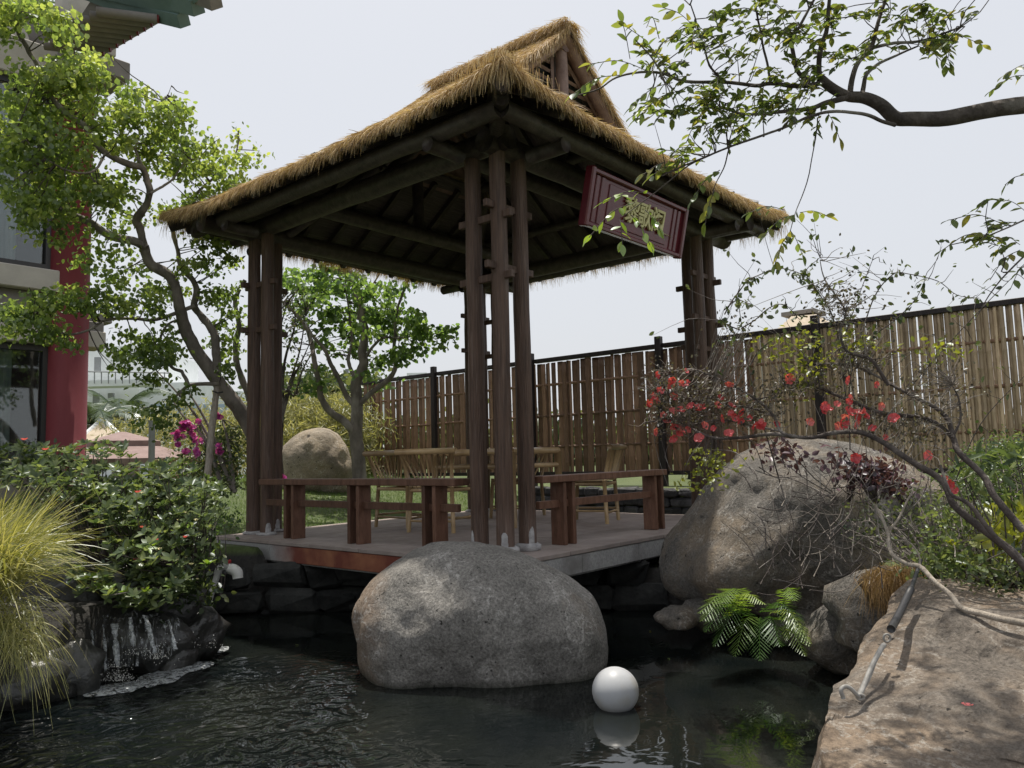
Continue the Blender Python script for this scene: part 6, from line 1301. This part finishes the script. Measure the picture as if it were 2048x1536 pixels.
bush('broad_leaf_plant', 'plant with light green lance leaves beside the hedge at the right edge', [(1960, 930, 22, 16, 40, 3.6, .1), (2020, 920, 26, 14, 40, 3.4, .1), (1935, 965, 16, 14, 24, 3.5, .05), (2000, 985, 16, 14, 24, 3.4, .05), (1965, 1125, 16, 10, 20, 3.2, .05)], (0.05, 0.085), 'leafDs', 8, 0.05, 0.3, stems=10)
dry = thing('dead_branch', 'pale bare forked branch hanging over the moss clump onto the foreground boulder', 'branch', AT(1840, 1133, 3.0)); LPs = LP; LP = []
l4([(1750, 1010), (1775, 1062), (1778, 1090), (1786, 1110), (1814, 1128), (1841, 1133), (1869, 1162), (1902, 1190), (1921, 1215), (1965, 1228), (2012, 1240), (2070, 1250)], 0.006, 0.012, 3.3, 2.55, 'branch', dry, 'prop')
l4([(1775, 1062), (1798, 1037), (1815, 1000), (1823, 985)], 0.006, 0.003, 3.25, 3.3, 'branch', dry, 'prop'); l4([(1841, 1133), (1838, 1110), (1820, 1085), (1790, 1080)], 0.004, 0.002, 3.1, 3.2, 'branch', dry, 'prop')
for _ in range(240):
    x, y = random.uniform(1500, 2040), random.uniform(930, 1190); l_ = random.uniform(40, 150); a = random.uniform(-0.6, 2.4); d = random.uniform(3.3, 4.2)
    limb('twig', [(x, y), (x+l_*0.5*math.cos(a), y-l_*0.5*math.sin(a)+random.uniform(-12, 12)), (x+l_*math.cos(a+0.3), y-l_*math.sin(a+0.3))], 0.0028, 0.0010, M['darkbark' if random.random() < 0.65 else 'bark'], dry, 5, d=(d, d+0.1))
ms = thing('dry_moss_clump', 'golden brown clump of dry roots hanging over the rock edge at the right', 'plant', AT(1800, 1165, 3.7))
n = 2600; c_ = np.array([AT(1790+RG.normal(0, 26), 1150+RG.normal(0, 9), 3.65+RG.normal(0, .08)) for _ in range(n)]); D_ = unit(RG.normal(0, 0.5, (n, 3))+np.array([0, 0, -0.7])-FW*0.2)
V, Fc, rn = ribbons(c_, D_, unit(np.cross(D_, RG.normal(0, 1, (n, 3)))), RG.uniform(0.03, 0.13, n), RG.uniform(0.0015, 0.0035, n), RG.uniform(0.2, 1.2, n)); o = link('root_fibres', mesh('root_fibres', V-np.array(ms.location), Fc, M['straw'], False, rn), ms); o['kind'] = 'stuff'
tag(rock('moss_rock', AT(1795, 1175, 3.75), (0.16, 0.16, 0.10), M['dirt'], seed=51), 'earthy lump under the dry root clump', 'rock')
# fern
fe = thing('fern', 'green fern fronds hanging over the pond under the huge boulder', 'fern', AT(1500, 1240, 4.3))
def frond(x0, y0, x1, y1, d0, d1, wd, par, mt='fern'):
    a, c_ = AT(x0, y0, d0), AT(x1, y1, d1); ln = np.linalg.norm(c_-a); mid = (a+c_)/2+np.array([0, 0, 0.22*ln]); pts, _ = spline([a, mid, c_], [1, 1, 1], 12); V = []; Fc = []
    m_ = 22; 
    for i in range(1, m_+1):
        u = i/m_*(len(pts)-1); q = int(min(u, len(pts)-2)); p = pts[q]*(1-(u-q))+pts[q+1]*(u-q); t = unit(pts[q+1]-pts[q]); sd3 = unit(np.cross(t, [0.1, 0.1, 1])); l_ = wd*math.sin(math.pi*(0.12+0.86*i/m_))**0.8
        for sg in (-1, 1):
            i0 = len(V); e = p+sd3*sg*l_*0.9+t*l_*0.75-np.array([0, 0, l_*(0.30+random.uniform(-.15, .2))]); w_ = 0.0065; V += [p-t*w_*0.5, p+t*w_*0.5, p+(e-p)*0.55+t*w_*0.75, e, p+(e-p)*0.55-t*w_*0.55]; Fc += [(i0, i0+1, i0+2, i0+4), (i0+4, i0+2, i0+3)]
    b = MB(); b.add(V, Fc); b.tube(pts, [0.0022]*len(pts), 4, caps=False); b.build('frond', M[mt], par)
for a in ((1500, 1225, 1400, 1225), (1500, 1225, 1412, 1262), (1510, 1230, 1430, 1290), (1515, 1235, 1470, 1310), (1520, 1235, 1520, 1318), (1490, 1225, 1405, 1240), (1530, 1235, 1560, 1290), (1520, 1225, 1600, 1240), (1500, 1215, 1440, 1205)):
    frond(*a, 4.45, 4.15, 0.10, fe)
for a in ((1450, 1235, 1530, 1208), (1540, 1225, 1620, 1285), (1555, 1260, 1610, 1310), (1565, 1215, 1590, 1200), (1545, 1240, 1618, 1290)): frond(*a, 4.35, 4.0, 0.07, fe, 'leafLime')

# ------------------------------------------------------------------ left bank: leafy shrub, ornamental grass
sh = thing('leafy_shrub', 'broad dark green shrub with rosettes of oval leaves on the left bank above the waterfall', 'shrub', (*AT(300, 1080, 4.9)[:2], -0.1))
ovD = [ovalleaf(i+30, M['leafD'], 0.46) for i in range(4)]; ovDl = [ovalleaf(i+40, M['leafLime'], 0.46) for i in range(2)]; nD = 0; DP = []; DT = []; DN = []; DS = []; rc = []
R5 = random.Random(5); ros = []
for (px, py, rx, ry, k, d) in ((250, 960, 90, 35, 46, 5.0), (350, 1000, 80, 40, 46, 4.9), (150, 930, 80, 30, 34, 5.2), (60, 910, 60, 20, 20, 5.5), (290, 1050, 80, 45, 52, 4.7), (370, 1080, 50, 50, 40, 4.8), (260, 1120, 60, 35, 34, 4.5), (330, 1150, 50, 34, 30, 4.6), (300, 1200, 60, 22, 24, 4.55), (185, 1165, 40, 24, 20, 4.6), (385, 1165, 26, 30, 14, 4.9), (250, 1180, 40, 20, 12, 4.5), (130, 980, 60, 30, 26, 4.9), (60, 950, 50, 26, 20, 4.9), (230, 1010, 50, 40, 24, 4.6), (420, 1010, 30, 40, 20, 5.3), (200, 900, 60, 16, 14, 5.3), (350, 940, 50, 16, 12, 5.2)):
    for _ in range(int(k*1.5)): ros.append((px+R5.uniform(-rx, rx), py+R5.uniform(-ry, ry), d+R5.gauss(0, 0.18)))
ros.sort(key=lambda q: q[2])
for (px, py, d) in ros:
    p = AT(px, py, d); rc.append(p); axis = unit(np.array([R5.gauss(0, .35), R5.gauss(0, .35), 1.0])-FW*0.35); u_ = unit(np.cross(axis, [1, 0.3, 0])); v_ = np.cross(axis, u_); m_ = R5.randint(5, 8); lime = R5.random() < 0.16
    for k in range(m_):
        a = 2*math.pi*k/m_+R5.uniform(-.3, .3); T = unit((u_*math.cos(a)+v_*math.sin(a))*0.85+axis*R5.uniform(0.15, 0.9)); N_ = unit(axis*1.0-T*0.3); s_ = R5.uniform(0.036, 0.068)
        if nD < 299: leafobj(sh, R5.choice(ovDl if lime else ovD), p, T, N_, s_); nD += 1
        else: DP.append(p); DT.append(T); DN.append(N_); DS.append(s_)
leafset('foliage', np.array(DP), np.array(DT), np.array(DN), np.array(DS), M['leafDs'], sh, aspect=0.46, rnd=np.clip(RG.normal(0.45, .25, len(DP)), 0, 1))
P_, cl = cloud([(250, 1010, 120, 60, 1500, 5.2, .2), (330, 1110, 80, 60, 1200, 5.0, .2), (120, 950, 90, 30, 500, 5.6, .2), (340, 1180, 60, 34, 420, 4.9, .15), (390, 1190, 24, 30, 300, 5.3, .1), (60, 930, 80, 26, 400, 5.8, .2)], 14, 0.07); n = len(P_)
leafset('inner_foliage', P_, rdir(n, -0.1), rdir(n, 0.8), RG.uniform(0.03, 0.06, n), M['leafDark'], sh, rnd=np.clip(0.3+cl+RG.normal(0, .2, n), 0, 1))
base = [AT(x, 1160, 5.0) for x in (220, 280, 340, 390)]; twigs(sh, base, rc[::3], M['darkbark'], 0.004, 5)
bud = [petalmesh(90+i, 4, 0.016, M['gold'], 'blossom', 0.6) for i in range(2)]
for _ in range(46): px, py, d = R5.choice(ros); place('blossom', R5.choice(bud), sh, AT(px+R5.gauss(0, 8), py+R5.gauss(0, 8), d-0.06), (0, 0, 1), R5.uniform(0.6, 1.1))
ob = [petalmesh(95+i, 4, 0.018, M['flower'], 'orange_blossom', 0.6) for i in range(2)]
for (px, py) in ((310, 1082), (285, 1055), (370, 1075), (272, 1120), (275, 985), (48, 880), (90, 900)): place('orange_blossom', ob[0], sh, AT(px, py, 4.5), (0, 0, 1))
bush('bank_plant', 'small low plants and weeds on the bank by the left corner of the deck', [(420, 1060, 34, 26, 260, 5.9, .2), (395, 1095, 30, 18, 200, 5.6, .15), (440, 1030, 24, 20, 140, 6.6, .2), (380, 1190, 26, 30, 200, 5.3, .1)], (0.02, 0.045), 'leafB', 14, 0.05, stems=14)
og = thing('ornamental_grass', 'large yellow-green arching grass clump at the left edge beside the waterfall', 'grass', (*AT(0, 1250, 3.2)[:2], -0.1))
n = 7000; ox_ = RG.normal(0, 1, n); bx = np.array([AT(RG.uniform(-330, 30), RG.uniform(930, 1200), RG.uniform(3.2, 4.4)) for _ in range(n)]); bx[:, 2] = np.minimum(bx[:, 2], 0.18)-0.02*RG.random(n)
ang = RG.normal(-0.1, 1.3, n); hd_ = np.stack([RT[0]*np.cos(ang)-FW[0]*np.sin(ang), RT[1]*np.cos(ang)-FW[1]*np.sin(ang), np.zeros(n)], -1)
lift = RG.uniform(0.35, 1.7, n); D_ = unit(hd_*RG.uniform(0.35, 0.95, n)[:, None]+np.array([0, 0, 1.0])*lift[:, None]); side = unit(np.cross(D_, [0, 0, 1.0])+RG.normal(0, 0.4, (n, 3)))
V, Fc, rn = ribbons(bx, D_, side, RG.uniform(0.26, 0.62, n), RG.uniform(0.004, 0.0105, n), RG.uniform(0.15, 0.75, n), seg=7)
o = link('blades', mesh('blades', V-np.array(og.location), Fc, M['grass'], False, rn), og); o['kind'] = 'stuff'
n = 500; bx = np.array([AT(RG.uniform(-60, 70), RG.uniform(1190, 1300), RG.uniform(3.3, 3.9)) for _ in range(n)]); ang = RG.normal(0.5, 0.8, n); hd_ = np.stack([RT[0]*np.cos(ang)-FW[0]*np.sin(ang), RT[1]*np.cos(ang)-FW[1]*np.sin(ang), np.zeros(n)], -1)
D_ = unit(hd_*0.8+np.array([0, 0, 1.0])*RG.uniform(-0.3, 0.5, n)[:, None]); V, Fc, rn = ribbons(bx, D_, unit(np.cross(D_, [0, 0, 1.0])+RG.normal(0, 0.4, (n, 3))), RG.uniform(0.1, 0.26, n), RG.uniform(0.003, 0.006, n), RG.uniform(0.5, 1.4, n), seg=5)
o = link('dry_blades', mesh('dry_blades', V-np.array(og.location), Fc, M['grass'], False, rn), og); o['kind'] = 'stuff'
# lawn
n = 60000; x = RG.uniform(-2.2, 5.2, n); y = RG.uniform(3.62, 9.0, n); keep = pond_sd(x, y) > 0.12; x, y = x[keep], y[keep]; n = len(x)
z = gz(x, y); P_ = np.stack([x, y, z-0.005], -1); D_ = unit(RG.normal(0, 0.4, (n, 3))+np.array([0, 0, 1.0])); pt = 0.5+0.5*np.array([mn.noise(Vector((a*0.9, b*0.9, 0))) for a, b in zip(x, y)])
V, Fc, rn = ribbons(P_, D_, unit(np.cross(D_, RG.normal(0, 1, (n, 3)))), RG.uniform(0.03, 0.075, n), RG.uniform(0.004, 0.008, n), RG.uniform(0.1, 0.5, n), seg=1)
o = link('lawn_grass', mesh('lawn_grass', V, Fc, M['lawn'], False, np.clip(rn*0.5+np.repeat(pt, 4)*0.5, 0, 1))); tag(o, 'short green lawn grass behind the deck', kind='stuff')
n = 26000; x = RG.uniform(0.8, 6, n); y = RG.uniform(-4.5, 0.4, n); keep = (pond_sd(x, y) > 0.15) & (x-y*0.0 > 1.2); x, y = x[keep], y[keep]; n = len(x); z = gz(x, y)
P_ = np.stack([x, y, z-0.005], -1); D_ = unit(RG.normal(0, 0.6, (n, 3))+np.array([0, 0, 1.0])); V, Fc, rn = ribbons(P_, D_, unit(np.cross(D_, RG.normal(0, 1, (n, 3)))), RG.uniform(0.03, 0.10, n), RG.uniform(0.004, 0.010, n), RG.uniform(0.1, 0.9, n), seg=2)
o = link('ground_cover', mesh('ground_cover', V, Fc, M['leafDark'], False, rn)); tag(o, 'low green ground cover in front of the fence', kind='stuff')
# floating leaves and petals
for i, (px, py, s_, lab) in enumerate(((1045, 1368, .03, 'pale leaf floating at the front foot of the big pond boulder'), (1100, 1362, .025, 'smaller leaf floating right of the first at the foot of the pond boulder'), (1335, 1316, .02, 'lone pale leaf floating behind the white ball'), (590, 1290, .018, 'tiny leaf floating in open dark water left of the pond boulder'), (1300, 1262, .02, 'fallen leaf floating by the low stone left of the fern'))):
    o = link('floating_leaf', ovC[i % 4]); p = onz(px, py, WZ+0.005); o.location = Vector(p.tolist()); o.scale = (s_*1.4,)*3; o.rotation_euler = (0, 0, i*1.3); tag(o, lab, 'leaf', 'fallen leaves floating on the pond')
